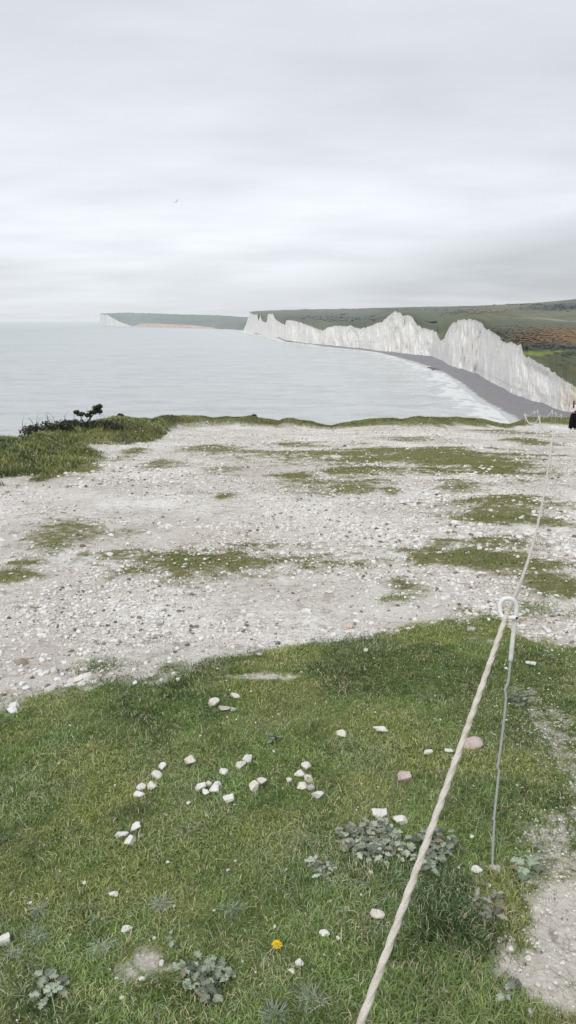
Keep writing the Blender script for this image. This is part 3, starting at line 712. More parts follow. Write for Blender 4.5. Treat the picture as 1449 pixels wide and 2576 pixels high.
ring9 = post_at(1412, 1044, 35.5, 'rightmost far stake, left of the standing person', .1)
def rope_mat():
    m = NT('sisal_rope'); P = m.pos(); n = m.noise(P, 25, 5, .7); n2 = m.noise(P, 420, 3, .8)
    c = m.ramp(n, [(.3, (.58, .52, .44)), (.5, (.74, .69, .61)), (.72, (.84, .80, .735))]); c = m.mix(m.math('MULTIPLY', m.ramp(n2, [(.35, 1.), (.55, 0.)]), .45), c, (.33, .28, .225))
    m.color(c); m.bump(n2, .0015, .8); m.b.inputs['Roughness'].default_value = 1; return m.m
M_ROPE = rope_mat()
def sag(a, b, s, n):
    a, b = np.array(a), np.array(b); return [a + (b - a) * t - np.array([0, 0, 4 * s * t * (1 - t)]) for t in np.linspace(0, 1, n)]
def build_rope():
    # from the stake behind the viewpoint, through every loop
    end = at(905, 2580, 1.03); mid = at(1098, 2020, 1.42); dirn = end - ring1
    back = end + (end - ring1) * 1.0 + np.array([0, 0, .25]); back2 = back + np.array([-.9, -1.9, .35])
    A = cat_rom([back2, back, end], 90) + [Vector(p) for p in sag(end, ring1, .012, 260)[1:]]
    B = sag(ring1, ring2, .42, 260); C = sag(ring2, ring3, .16, 140); D = sag(ring3, ring4, .20, 100)
    pts = [Vector(p) for p in A] + [Vector(p) for p in B[1:]] + [Vector(p) for p in C[1:]] + [Vector(p) for p in D[1:]]
    # even out
    out = [pts[0]]; acc = 0
    for i in range(1, len(pts)):
        step = .006 if pts[i].y < 2.4 else (.014 if pts[i].y < 6 else .05)
        seg = pts[i] - out[-1]
        while seg.length >= step:
            out.append(out[-1] + seg.normalized() * step); seg = pts[i] - out[-1]
    rad = [.0068 if p.y < 3 else .0068 + .0006 * min(p.y - 3, 9) for p in out]
    v, q, t = tube(out, rad, 18, lobes=3, pitch=.050, depth=.21)
    o = link('rope', np_mesh('rope', v, q, t), M_ROPE); tag(o, 'long pale twisted rope running from the bottom edge through the looped stakes', 'rope')
    # stray fibres
    fv, fq, ft = [], [], []
    near = [p for p in out if p.y < 2.3 and p.y > .9]
    for _ in range(420):
        p = random.choice(near); d = Vector((random.gauss(0, 1), random.gauss(0, 1), random.gauss(0, 1))).normalized(); e = Vector((random.gauss(0, 1), random.gauss(0, 1), random.gauss(0, 1))).normalized() * .004
        o2 = len(fv); a, b, c = tube([p + d * .006, p + d * .0085 + e * .6, p + d * .0105 + e * 1.3], .0003, 3, caps=False); fv += a; fq += [tuple(i + o2 for i in k) for k in b]
    f = link('fibres', np_mesh('fibres', fv, fq, None), simple('rope_fibre', (.55, .50, .45), 1), o); f['kind'] = 'stuff'
    far = [('thin pale rope strung between the fourth stake and the close pair', ring4, ring5, .05), ('short pale rope joining the close pair of far stakes', ring5, ring6, .03),
           ('thin pale rope sagging from the close pair toward the lone far stake', ring6, ring7, .28), ('short pale rope joining the lone far stake and its low neighbour', ring7, ring8, .05), ('pale rope end bunched between the low stake and the rightmost one', ring8, ring9, .12)]
    for lab, a, b, s in far:
        v, q, t = tube([Vector(p) for p in sag(a, b, s, 40)], .011, 8, lobes=3, pitch=.12, depth=.1); tag(link('rope', np_mesh('rope', v, q, t), M_ROPE), lab, 'rope', 'far ropes of the fence')
build_rope()

# ------------------------------------------------------------------ shrub and scrub on the left edge
def leafcloud(rs, clumps, n, size, cols):
    VV, CC = [], []
    for _ in range(n):
        c, rad = clumps[rs.randint(len(clumps))]
        d = rs.normal(size=3); d /= np.linalg.norm(d); p = np.array(c) + d * np.array(rad) * rs.uniform(.35, 1.05)
        a = rs.normal(size=3); a /= np.linalg.norm(a); b = np.cross(a, rs.normal(size=3)); b /= np.linalg.norm(b)
        s = size * rs.uniform(.5, 1.3)
        VV += [p - a * s, p + b * s * .5, p + a * s, p - b * s * .5]
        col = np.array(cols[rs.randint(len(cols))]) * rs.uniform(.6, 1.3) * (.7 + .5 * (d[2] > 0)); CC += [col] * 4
    me = np_mesh('foliage', np.array(VV), np.arange(len(VV)).reshape(-1, 4), None, smooth=False); cattr(me, 'col', np.array(CC)); return me
M_SHRUB = attr_mat('shrub_leaf', .7); M_BARK = simple('dark_bark', (.045, .038, .03), .9, .1, 30)
def twigs(rs, segs, name, parent, r0=.02):
    V, Q, T = [], [], []
    for pts, r in segs:
        o = len(V); n = len(pts); v, q, t = tube(pts, [r * (1 - .8 * i / (n - 1)) for i in range(n)], 6)
        V += v; Q += [tuple(i + o for i in k) for k in q]; T += [tuple(i + o for i in k) for k in t]
    return link(name, np_mesh(name, V, Q, T), M_BARK, parent)
def build_shrubs():
    rs = np.random.RandomState(44); D = 23.5
    p = at(205, 1072, D); root = empty('shrub', (p[0], D, gz(p[0], D) - .05)); o = np.array(root.location)
    tag(root, 'dark wind bent shrub leaning right on the left cliff edge above the water', 'shrub')
    def q(px, py): return at(px, py, D) - o
    cl = [(q(205, 1042), (.14, .15, .085)), (q(192, 1037), (.085, .12, .065)), (q(222, 1045), (.10, .15, .06)), (q(243, 1027), (.14, .15, .085)), (q(250, 1022), (.10, .15, .07)), (q(232, 1037), (.13, .15, .08)), (q(250, 1035), (.09, .12, .06))]
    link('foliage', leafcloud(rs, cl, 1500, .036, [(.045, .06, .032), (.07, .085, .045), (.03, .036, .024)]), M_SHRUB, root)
    b = q(212, 1072)
    segs = [([b, q(208, 1058), q(200, 1042)], .03), ([b, q(225, 1055), q(238, 1038), q(246, 1022)], .035), ([q(238, 1038), q(250, 1042), q(264, 1045)], .012), ([q(225, 1055), q(224, 1044), q(220, 1038)], .015), ([q(222, 1048), q(218, 1030), q(219, 1021)], .006)]
    twigs(rs, segs, 'trunk', root)
    # low scrub
    for (pxs, pyb, d, n, lab, hh) in (((95, 125, 150), 1078, 20.5, 1500, 'low grey bramble scrub on the left edge with dry stems sticking up', .18), ((170, 200, 235, 265, 290), 1070, 22.5, 2200, 'low dark scrub spreading at the foot of the wind bent shrub', .13)):
        pm = at(pxs[len(pxs) // 2], pyb, d); root = empty('scrub', (pm[0], d, gz(pm[0], d))); o = np.array(root.location)
        tag(root, lab, 'scrub'); cl = []
        for px in pxs:
            w = at(px, pyb, d); dy = rs.uniform(-.5, .5)
            cl.append((np.array([w[0], d + dy, gz(w[0], d + dy) + hh * .5]) - o, (.34, .35, hh)))
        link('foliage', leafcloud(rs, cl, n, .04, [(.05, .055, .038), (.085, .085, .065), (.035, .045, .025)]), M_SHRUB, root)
        for k in range(16):
            c = cl[rs.randint(len(cl))][0] + np.array([rs.uniform(-.3, .3), rs.uniform(-.3, .3), -.05]); l = rs.uniform(.2, .5)
            twigs(rs, [([c, c + np.array([rs.uniform(-.08, .08), 0, l * .6]), c + np.array([rs.uniform(-.16, .16), 0, l])], .009)], 'dry_stem', root)
    for (px, d, lab, s) in ((303, 27.3, 'tiny dark tuft of shrub on the grassy bank right of the bent shrub', .07), (1015 * 1.0 - 376, 39.5, 'tiny dark tuft on the far middle cliff edge', .075)):
        p = at(px, 1050, d); root = empty('shrub', (p[0], d, gz(p[0], d))); tag(root, lab, 'shrub')
        link('foliage', leafcloud(rs, [((0, 0, s), (s * 1.6, s, s)), ((s, 0, s * .7), (s, s, s * .7))], 500, .04, [(.03, .04, .025), (.05, .055, .035)]), M_SHRUB, root)
        twigs(rs, [([(0, 0, -.05), (.02, 0, s), (.03, 0, s * 1.8)], .012), ([(0, 0, -.02), (-.05, 0, s * .8), (-.1, 0, s * 1.5)], .01)], 'trunk', root)
build_shrubs()

# ------------------------------------------------------------------ sea, beach, cliffs, hills
def P2(L, key=0): return np.array([q[0] for q in L], float), np.array([q[1] for q in L], float)
BASE = [(613,832),(640,838),(676,845),(715,851),(719,857),(776,863),(818,867),(905,875),(961,882),(1035,891),(1088,896),(1114,907),(1144,922),(1175,930),(1210,943),(1253,967),(1301,993),(1340,1009),(1384,1020),(1414,1032),(1449,1041),(1500,1050),(1750,1075)]
TOP = [(613,829),(618,818),(622,806),(628,785),(633,788),(637,791),(648,791),(650,808),(653,800),(656,791),(658,806),(664,810),(671,811),(674,790),(687,789),(690,797),(693,803),(705,811),(717,817),(720,806),(737,806),(758,812),(785,823),(812,832),(816,829),(822,823),(840,820),(883,820),(897,824),(907,828),(930,820),(948,814),(961,810),(966,804),(972,801),(981,791),(990,784),(997,783),(1009,790),(1016,794),(1026,793),(1038,800),(1042,809),(1052,818),(1062,825),(1080,830),(1099,836),(1101,846),(1106,853),(1110,856),(1116,852),(1124,838),(1131,823),(1140,811),(1152,807),(1166,804),(1192,804),(1204,808),(1214,813),(1219,825),(1230,829),(1242,835),(1252,843),(1260,851),(1271,861),(1290,864),(1312,869),(1313,879),(1317,893),(1340,904),(1365,917),(1388,931),(1410,948),(1430,962),(1449,974),(1500,1000),(1750,1050)]
SKY = [(600,797),(628,784),(660,782),(700,780),(800,778),(900,776),(1000,773),(1100,771),(1200,769),(1250,767),(1300,764),(1340,762),(1380,759),(1420,755),(1449,752),(1600,742),(1750,738)]
SHORE = [(560,828),(613,834),(660,843),(700,851),(719,858),(776,865),(818,871),(900,879),(950,885),(1000,898),(1045,911),(1079,922),(1118,938),(1160,964),(1195,993),(1235,1020),(1265,1036),(1290,1050),(1330,1085),(1400,1150),(1480,1260)]
bx, by = P2(BASE); tx, ty = P2(TOP); kx, ky = P2(SKY)
CPX = np.arange(613, 1750, 1.15)
B_ = np.array([at_z(px, np.interp(px, bx, by), ZS + 2.0) for px in CPX])
jag = np.array([0 if px < 640 else 1 for px in CPX]) * ((fbm(CPX * .16, CPX * 0 + 2, 4, 111) - .5) * 5.0 * np.interp(CPX, [640, 800, 1100, 1449], [.4, .7, 1.5, 2.0]) + (_h(np.floor(CPX / 5.5 + fbm(CPX * .2, CPX * 0, 2, 113) * 2), CPX * 0, 112) - .5) * np.interp(CPX, [640, 800, 1100, 1449], [.8, 1.4, 3.2, 4.2]) + (RS.uniform(-1, 1, len(CPX)) * .4))
TPY = np.interp(CPX, tx, ty) + jag
def topz(px, py, d): return at(px, py, d)[2]
D0 = B_[:, 1]; HT = np.array([topz(px, py, d) for px, py, d in zip(CPX, TPY, D0)])
SB = np.clip((HT - ZS) * .16, 1, 12)                                   # the face leans back
DT = D0 + SB; T_ = np.array([at(px, py, d) for px, py, d in zip(CPX, TPY, DT)])
def build_cliff():
    NR = 44; f = np.linspace(0, 1, NR)[:, None]
    n = len(CPX); arc = np.concatenate([[0], np.cumsum(np.hypot(*(np.diff(B_[:, :2], axis=0).T)))])
    z = (ZS - 1) * (1 - f) + T_[:, 2][None] * f
    back = f**.9
    h = (T_[:, 2] - ZS)[None]
    fl = (fbm(arc[None] * .10 + f * 1.2, f * 3 + 4, 4, 121) - .5) * .34 * h + (fbm(arc[None] * .03 + f * .5, f * 1.2 + 2, 3, 126) - .5) * .5 * h + (fbm(arc[None] * .45 + f * .6, f * 2.2 + 9, 3, 122) - .5) * .10 * h
    rid = np.abs(fbm(arc[None] * .055 + f * .35, f * .9 + 3, 4, 127) - .5) + .5 * np.abs(fbm(arc[None] * .17 + f * .5, f * 1.6 + 6, 3, 128) - .5)
    fl = (fl * .7 + rid * .5 * h) * sstep(0, .25, 1 - f) * .9
    apron = np.clip(.12 - f, 0, 1) * h * .7 * (fbm(arc[None] * .06, f * 0, 3, 123))
    d = (B_[:, 1] - 0)[None] * (1 - back) + T_[:, 1][None] * back + fl * 1.0 - apron
    u = CPX[None] + 0 * f
    # move along each sight-independent plan direction: away from the sea (rays fan out from the bay)
    ux = T_[:, 0] / T_[:, 1]
    x = ux[None] * d
    V = np.stack([x.ravel(), d.ravel(), z.ravel()], 1)
    me = np_mesh('chalk_cliff', V, grid_quads(NR, n))
    fattr(me, 'up', np.repeat(f, n, 1).ravel()); fattr(me, 'rust', np.repeat(sstep(1385, 1450, CPX)[None], NR, 0).ravel())
    ys = (fbm(CPX * .012, CPX * 0 + 5, 3, 124))[None] + 0 * f; fattr(me, 'warm', (ys).ravel())
    m = NT('chalk_face'); P = m.pos(); m.b.inputs['Specular IOR Level'].default_value = 0
    st = m.noise(m.scaled(P, (.5, .16, .035)), .8, 8, .7); st2 = m.noise(m.scaled(P, (1, .3, .10)), 2.6, 4, .7); bl = m.noise(P, .035, 5, .65); crk = m.noise(m.scaled(P, (1, .4, .5)), .35, 6, .75)
    c = m.ramp(st, [(.26, (.72, .69, .65)), (.40, (.88, .86, .825)), (.60, (.94, .925, .90))])
    c = m.mix(m.math('MULTIPLY', m.ramp(st2, [(.36, 1.), (.52, 0.)]), .28), c, (.64, .605, .56))
    c = m.mix(m.math('MULTIPLY', m.ramp(bl, [(.38, 1.), (.56, 0.)]), .42), c, (.72, .69, .65))
    big = m.noise(m.scaled(P, (1, .35, .12)), .085, 5, .7); c = m.mix(m.math('MULTIPLY', m.ramp(big, [(.38, 1.), (.50, 0.)]), .42), c, (.64, .605, .56))  # broad darker areas: brown streaks plus recess shadow put into the chalk colour
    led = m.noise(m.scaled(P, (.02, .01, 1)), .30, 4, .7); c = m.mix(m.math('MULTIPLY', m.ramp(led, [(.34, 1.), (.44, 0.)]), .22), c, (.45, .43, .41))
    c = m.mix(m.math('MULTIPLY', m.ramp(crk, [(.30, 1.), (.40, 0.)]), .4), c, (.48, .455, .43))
    up = m.attr('up'); rust = m.attr('rust')
    rf = m.math('MULTIPLY', rust, m.ramp(m.noise(m.scaled(P, (1, .3, .07)), 1.2, 5), [(.38, .1), (.62, 1.)]))
    c = m.mix(m.math('MULTIPLY', rf, .75), c, (.56, .37, .20))
    tb = m.ramp(m.math('ADD', up, m.math('MULTIPLY', m.math('SUBTRACT', m.noise(P, .2, 5, .7), .5), .22)), [(.94, 0.), (.99, 1.)])
    c = m.mix(m.math('MULTIPLY', tb, .45), c, (.50, .43, .32))
    ln = m.n('ShaderNodeVectorMath', operation='LENGTH'); m.l(P, ln.inputs[0])
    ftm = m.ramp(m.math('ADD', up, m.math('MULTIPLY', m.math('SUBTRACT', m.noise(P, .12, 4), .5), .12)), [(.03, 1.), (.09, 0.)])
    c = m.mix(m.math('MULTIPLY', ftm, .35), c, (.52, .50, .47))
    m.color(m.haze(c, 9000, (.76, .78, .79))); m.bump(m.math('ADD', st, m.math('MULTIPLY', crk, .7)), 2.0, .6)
    tag(link('chalk_cliff', me, m.m), kind='structure')
build_cliff()

HILLC = [  # px, py, rx, ry, colour, weight
 (1230,783,60,8,(.26,.17,.075),.7),(1290,780,60,8,(.22,.15,.07),.6),(1180,786,70,8,(.15,.125,.085),.6),(1330,777,60,7,(.12,.105,.09),.6),(1400,775,90,9,(.055,.062,.062),.75),(1440,768,60,8,(.05,.058,.058),.7),
 (1400,845,80,24,(.20,.115,.045),.75),(1330,838,70,20,(.14,.09,.05),.8),(1430,850,60,20,(.25,.14,.045),.75),(1290,845,40,16,(.11,.085,.06),.75),(1260,838,40,12,(.085,.09,.065),.6),(1350,862,90,10,(.10,.082,.055),.75),
 (1410,874,90,8,(.05,.06,.065),.85),(1340,878,50,7,(.075,.085,.06),.8),(1380,888,75,6,(.25,.32,.06),.8),(1440,890,30,6,(.04,.06,.03),.8),
 (1400,930,90,28,(.125,.13,.072),.8),(1300,815,160,12,(.13,.145,.095),.8),(1090,810,60,30,(.115,.145,.085),.7),(1060,790,90,10,(.12,.15,.09),.6),(850,790,140,9,(.13,.16,.13),.5),(760,805,60,10,(.11,.14,.115),.5),(870,806,60,6,(.085,.11,.095),.5),(930,800,40,8,(.095,.12,.10),.5)]
def build_hill():
    sel = CPX >= 627; px = CPX[sel]; n = len(px); Tt = T_[sel]; tpy = TPY[sel]; sky = np.interp(px, kx, ky)
    sky = np.minimum(sky + (fbm(px * .05, px * 0, 3, 131) - .5) * 1.6, tpy - .3)
    d1 = np.maximum(np.interp(px, [628, 800, 1000, 1200, 1449, 1750], [3900, 3500, 2900, 2300, 1700, 1400]), Tt[:, 1] * 1.06)
    NR = 70; t = np.linspace(0, 1, NR)
    def smo(a, w):
        kk = np.exp(-.5 * (np.arange(-3 * w, 3 * w + 1) / w)**2); kk /= kk.sum(); return np.convolve(np.pad(a, 3 * w, mode='edge'), kk, 'valid')
    bl_ = sstep(0, .35, t)[:, None]; sp_, sd_ = smo(tpy, 22), smo(Tt[:, 1], 22)
    tp2 = np.minimum(tpy[None] * (1 - bl_) + sp_[None] * bl_, tpy[None] + 40 * (1 - 0 * bl_)); PY = tp2 + (sky[None] - tp2) * (t[:, None]**.85); PY = np.minimum(PY, tpy[None] + 0 * PY); PY = np.maximum(PY, sky[None])
    dd0 = Tt[:, 1][None] * (1 - bl_) + np.maximum(sd_, Tt[:, 1])[None] * bl_; Dd = dd0 + (d1[None] - dd0) * (t[:, None]**1.7)
    u = (px[None] - CX) / F + 0 * PY; v = (CY - PY) / F
    ry_ = CP + v * SP; rz_ = -SP + v * CP
    X = u / ry_ * Dd; Z = EYE + rz_ / ry_ * Dd
    Z = Z + (fbm(X * .02, Dd * .008, 4, 132) - .5) * np.clip((Dd - Tt[:, 1][None]) * .03, 0, 5) * sstep(1, .8, t)[:, None]
    rows = [np.stack([X, Dd, Z], 2)]
    for k in (1.05, 1.15, 1.4):
        l = rows[0][-1]; rows.append(np.stack([l[:, 0] * k, l[:, 1] * k, l[:, 2] - (k - 1) * 200], 1)[None])
    V = np.concatenate(rows).reshape(-1, 3)
    PYa = np.concatenate([PY, np.repeat(PY[-1:], 3, 0)]).ravel(); PXa = np.tile(px, NR + 3)
    g1 = np.array([.175, .18, .105]); g2 = np.array([.122, .132, .078]); nn = fbm(V[:, 0] * .012, V[:, 1] * .006, 5, 133)
    col = g1[None] + (g2 - g1)[None] * sstep(.4, .62, nn)[:, None]
    for cx, cy, rx, ry, c, w in HILLC:
        k = np.sqrt(((PXa - cx) / rx)**2 + ((PYa - cy) / ry)**2) + (fbm(V[:, 0] * .05, V[:, 1] * .02, 4, 134) - .5) * 1.1
        f = w * sstep(1.25, .45, k); col = col + (np.array(c)[None] - col) * f[:, None]
    # mown track toward the valley
    trk = [(1235,795),(1280,797),(1330,798),(1370,801),(1410,804),(1449,807),(1600,815)]; qx, qy = P2(trk)
    f = sstep(1.5, .5, np.abs(PYa - np.interp(PXa, qx, qy))) * sstep(1290, 1380, PXa) * .8
    col = col + (np.array([.40, .39, .30])[None] - col) * f[:, None]
    me = np_mesh('hill', V, grid_quads(NR + 3, n)); cattr(me, 'col', col)
    m = NT('downland'); P = m.pos(); m.b.inputs['Specular IOR Level'].default_value = 0; n1 = m.noise(m.scaled(P, (.5, .25, 1)), .09, 6, .7); n2 = m.noise(m.scaled(P, (1, .4, 1)), .35, 5, .7)
    c = m.mix(m.math('MULTIPLY', m.ramp(n1, [(.35, 1.), (.6, 0.)]), .45), m.attr('col', 'Color'), m.mix(.5, m.attr('col', 'Color'), (.02, .03, .02)))
    c = m.mix(m.math('MULTIPLY', m.ramp(n2, [(.55, 0.), (.7, 1.)]), .25), c, (.20, .20, .13))
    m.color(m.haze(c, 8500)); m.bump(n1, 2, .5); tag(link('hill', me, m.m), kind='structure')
    # scrub on the slope
    rs = np.random.RandomState(9); V0 = V.reshape(NR + 3, n, 3); v0, t0 = ico(1); VV, TT, CC = [], [], []; off = 0
    for cx, cy, rx, ry, cnt, sz, c in ((1370,845,90,22,420,2.2,(.15,.09,.04)),(1290,842,50,16,170,1.6,(.07,.065,.045)),(1400,872,80,7,160,2.0,(.03,.04,.035)),(1230,783,60,6,130,3.5,(.14,.11,.06)),(1400,773,80,8,200,4,(.035,.045,.04)),(1430,892,40,5,60,1.5,(.03,.05,.025)),
                                       (1240,838,30,12,60,1.2,(.05,.065,.04)),(1310,822,90,6,50,1.3,(.05,.06,.04)),(850,800,130,8,110,7,(.05,.07,.055)),(1150,786,60,8,80,4,(.06,.07,.05)),(930,778,300,2,90,5,(.06,.075,.06)),(1420,910,40,14,24,1.2,(.05,.07,.035)),(1330,766,120,2,60,4,(.05,.06,.05))):
        for _ in range(cnt):
            a = rs.normal(cx, rx * .5); b = rs.normal(cy, ry * .5); j = int(np.clip(np.searchsorted(px, a), 0, n - 1))
            if b > tpy[j] - 3 or b < sky[j] - .5: continue
            i = int(np.argmin(np.abs(PY[:, j] - b))); p = V0[i, j] + np.array([rs.uniform(-2, 2), rs.uniform(-6, 6), 0]); s = sz * rs.uniform(.25, .75)
            vv = v0 * rs.uniform(.6, 1.25, (len(v0), 1)) * np.array([s * 2.0, s * 2.4, s * .42]) + p + np.array([0, 0, s * .12])
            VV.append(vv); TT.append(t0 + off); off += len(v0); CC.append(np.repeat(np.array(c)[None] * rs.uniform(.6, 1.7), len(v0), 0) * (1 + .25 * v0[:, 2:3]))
    me = np_mesh('scrub', np.concatenate(VV), None, np.concatenate(TT)); cattr(me, 'col', np.concatenate(CC))
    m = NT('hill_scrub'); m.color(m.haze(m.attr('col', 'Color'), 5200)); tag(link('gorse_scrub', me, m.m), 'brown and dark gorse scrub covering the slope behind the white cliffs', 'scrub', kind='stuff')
    def hill_at(a, b):
        j = int(np.clip(np.searchsorted(px, a), 0, n - 1)); i = int(np.argmin(np.abs(PY[:, j] - b))); return V0[i, j]
    return hill_at
hill_at = build_hill()

def build_headland():
    bt = [(251,818),(290,819.5),(329,821),(345,821.5),(437,824),(524,827),(570,828.5),(628,831),(680,834)]
    tp = [(251,790),(256,790),(275,793),(290,803),(310,813),(328,820),(338,820),(348,815),(360,813.5),(400,814),(437,816),(480,818),(520,822),(545,825),(570,827),(628,830),(680,833)]
    sk = [(251,789.5),(261,788),(300,787),(329,786.5),(380,788),(402,789),(463,791),(515,792),(567,794),(621,798),(680,802)]
    a, b = P2(bt); c, d = P2(tp); e, f_ = P2(sk)
    px = np.arange(251, 680, 1.0); n = len(px)
    B = np.array([at_z(p, np.interp(p, a, b), ZS) for p in px]); tj = np.interp(px, c, d) + (fbm(px * .25, px * 0, 3, 141) - .5) * 1.2
    NR = 10; rows = []; ups = []
    for k in range(NR):
        t = k / (NR - 1); dd = B[:, 1] + 25 * t + (fbm(px * .3, px * 0 + t * 2, 3, 142) - .5) * 40 * math.sin(t * 3.14)
        zt = np.array([at(p, y, q + 25)[2] for p, y, q in zip(px, tj, B[:, 1])]); zz = ZS - 1 + (zt - ZS + 1) * t
        rows.append(np.stack([(B[:, 0] / B[:, 1]) * dd, dd, zz], 1))
    me = np_mesh('headland_cliff', np.concatenate(rows), grid_quads(NR, n))
    wm = np.tile(sstep(325, 345, px), NR)[:, None]; n1 = fbm(np.tile(px, NR) * .4, np.repeat(np.arange(NR), n) * .3, 4, 143)[:, None]
    white = np.array([.86, .85, .83]); pink = np.array([.62, .47, .39]); gr = np.array([.17, .19, .15])
    cc = white + (pink - white) * wm; cc = cc * (.72 + .5 * n1); gm = np.tile(sstep(530, 555, px), NR)[:, None]; cc = cc + (gr - cc) * gm
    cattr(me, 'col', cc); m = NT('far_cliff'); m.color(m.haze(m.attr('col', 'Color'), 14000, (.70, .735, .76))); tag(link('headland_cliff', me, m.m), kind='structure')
    Tt = rows[-1]; NR2 = 24; t = np.linspace(0, 1, NR2)[:, None]; sk_ = np.interp(px, e, f_) + (fbm(px * .12, px * 0, 4, 144) - .5) * 2.0; sk_ = np.minimum(sk_, tj - .4)
    PY = tj[None] + (sk_ - tj)[None] * t**.9; Dd = Tt[:, 1][None] + np.maximum(120, 1500 * sstep(251, 330, px))[None] * t**1.4
    u = (px[None] - CX) / F; v = (CY - PY) / F; ry_ = CP + v * SP; rz_ = -SP + v * CP
    V = np.stack([u / ry_ * Dd, Dd, EYE + rz_ / ry_ * Dd], 2)
    l = V[-1]; V = np.concatenate([V, np.stack([l[:, 0] * 1.2, l[:, 1] * 1.2, l[:, 2] - 150], 1)[None]]).reshape(-1, 3)
    pxa = np.tile(px, NR2 + 1); pya = np.concatenate([PY, PY[-1:]]).ravel()
    col = np.array([.115, .15, .10])[None] * (.7 + .6 * fbm(pxa * .05, pya * .25, 4, 145))[:, None]
    hd = sstep(1.2, .2, np.abs(pya - np.interp(pxa, [251, 400, 628], [798, 806, 812]) + 3 * np.sin(pxa * .05)))[:, None] * .55; col = col * (1 - hd)
    lt = sstep(500, 540, pxa)[:, None] * .5; col = col + (np.array([.17, .20, .14])[None] - col) * lt
    dk = (np.abs(pya - np.concatenate([sk_[None] + 0 * PY, sk_[None]]).ravel()) < 1.0)[:, None] * .45; col = col * (1 - dk)
    me = np_mesh('headland', V, grid_quads(NR2 + 1, n)); cattr(me, 'col', col)
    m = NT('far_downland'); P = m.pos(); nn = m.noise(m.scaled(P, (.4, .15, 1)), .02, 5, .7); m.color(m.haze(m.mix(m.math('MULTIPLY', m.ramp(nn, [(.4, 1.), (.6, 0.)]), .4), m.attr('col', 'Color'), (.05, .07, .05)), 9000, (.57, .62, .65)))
    tag(link('headland', me, m.m), kind='structure')
    # cottages on the shore
    M_W = simple('white_render', (.86, .86, .84), .8); M_R = simple('slate_roof', (.42, .43, .44), .8); M_D = simple('cottage_window', (.25, .27, .28), .5)
    def house(px, py, w, dpt, h, lab, dk=0):
        p = at_z(px, py, ZS + 8); root = empty('cottage', (p[0], p[1] - 60, p[2])); tag(root, lab, 'house', 'white cottages on the far shore')
        V, Q = [], []
        def box(x0, x1, y0, y1, z0, z1):
            o = len(V); V.extend([(x0, y0, z0), (x1, y0, z0), (x1, y1, z0), (x0, y1, z0), (x0, y0, z1), (x1, y0, z1), (x1, y1, z1), (x0, y1, z1)])
            Q.extend([tuple(o + i for i in k) for k in ((0, 3, 2, 1), (4, 5, 6, 7), (0, 1, 5, 4), (1, 2, 6, 5), (2, 3, 7, 6), (3, 0, 4, 7))])
        box(-w / 2, w / 2, -dpt / 2, dpt / 2, -6, h); V2, T2 = list(V), [(4, 7, 8), (5, 9, 6)]
        V2 += [(-w / 2, 0, h + dpt * .48), (w / 2, 0, h + dpt * .48)]
        link('wall', np_mesh('wall', V2, Q, T2, False), M_W, root)
        e = .5; r = [(-w / 2 - e, -dpt / 2 - e, h - .4), (w / 2 + e, -dpt / 2 - e, h - .4), (w / 2 + e, 0, h + dpt * .5 + .3), (-w / 2 - e, 0, h + dpt * .5 + .3), (w / 2 + e, dpt / 2 + e, h - .4), (-w / 2 - e, dpt / 2 + e, h - .4)]
        rf = link('roof', np_mesh('roof', r, [(0, 1, 2, 3), (3, 2, 4, 5)], None, False), M_R, root)
        for cx in (-w * .32, w * .32):
            V, Q = [], []; box(cx - 1, cx + 1, -1, 1, h + dpt * .3, h + dpt * .5 + 3); link('chimney', np_mesh('chimney', V, Q, None, False), M_W, rf)
        for cx in np.linspace(-w * .36, w * .36, 3):
            V, Q = [], []; box(cx - .8, cx + .8, -dpt / 2 - .12, -dpt / 2 - .02, h * .45, h * .75); link('window', np_mesh('window', V, Q, None, False), M_D, root)
    house(521, 818, 15, 10, 10, 'left taller white cottage on the far shore below the headland'); house(529, 821, 20, 10, 7, 'middle long white cottage on the far shore'); house(541, 823, 12, 9, 5, 'small white cottage to the right of the others on the far shore')
build_headland()

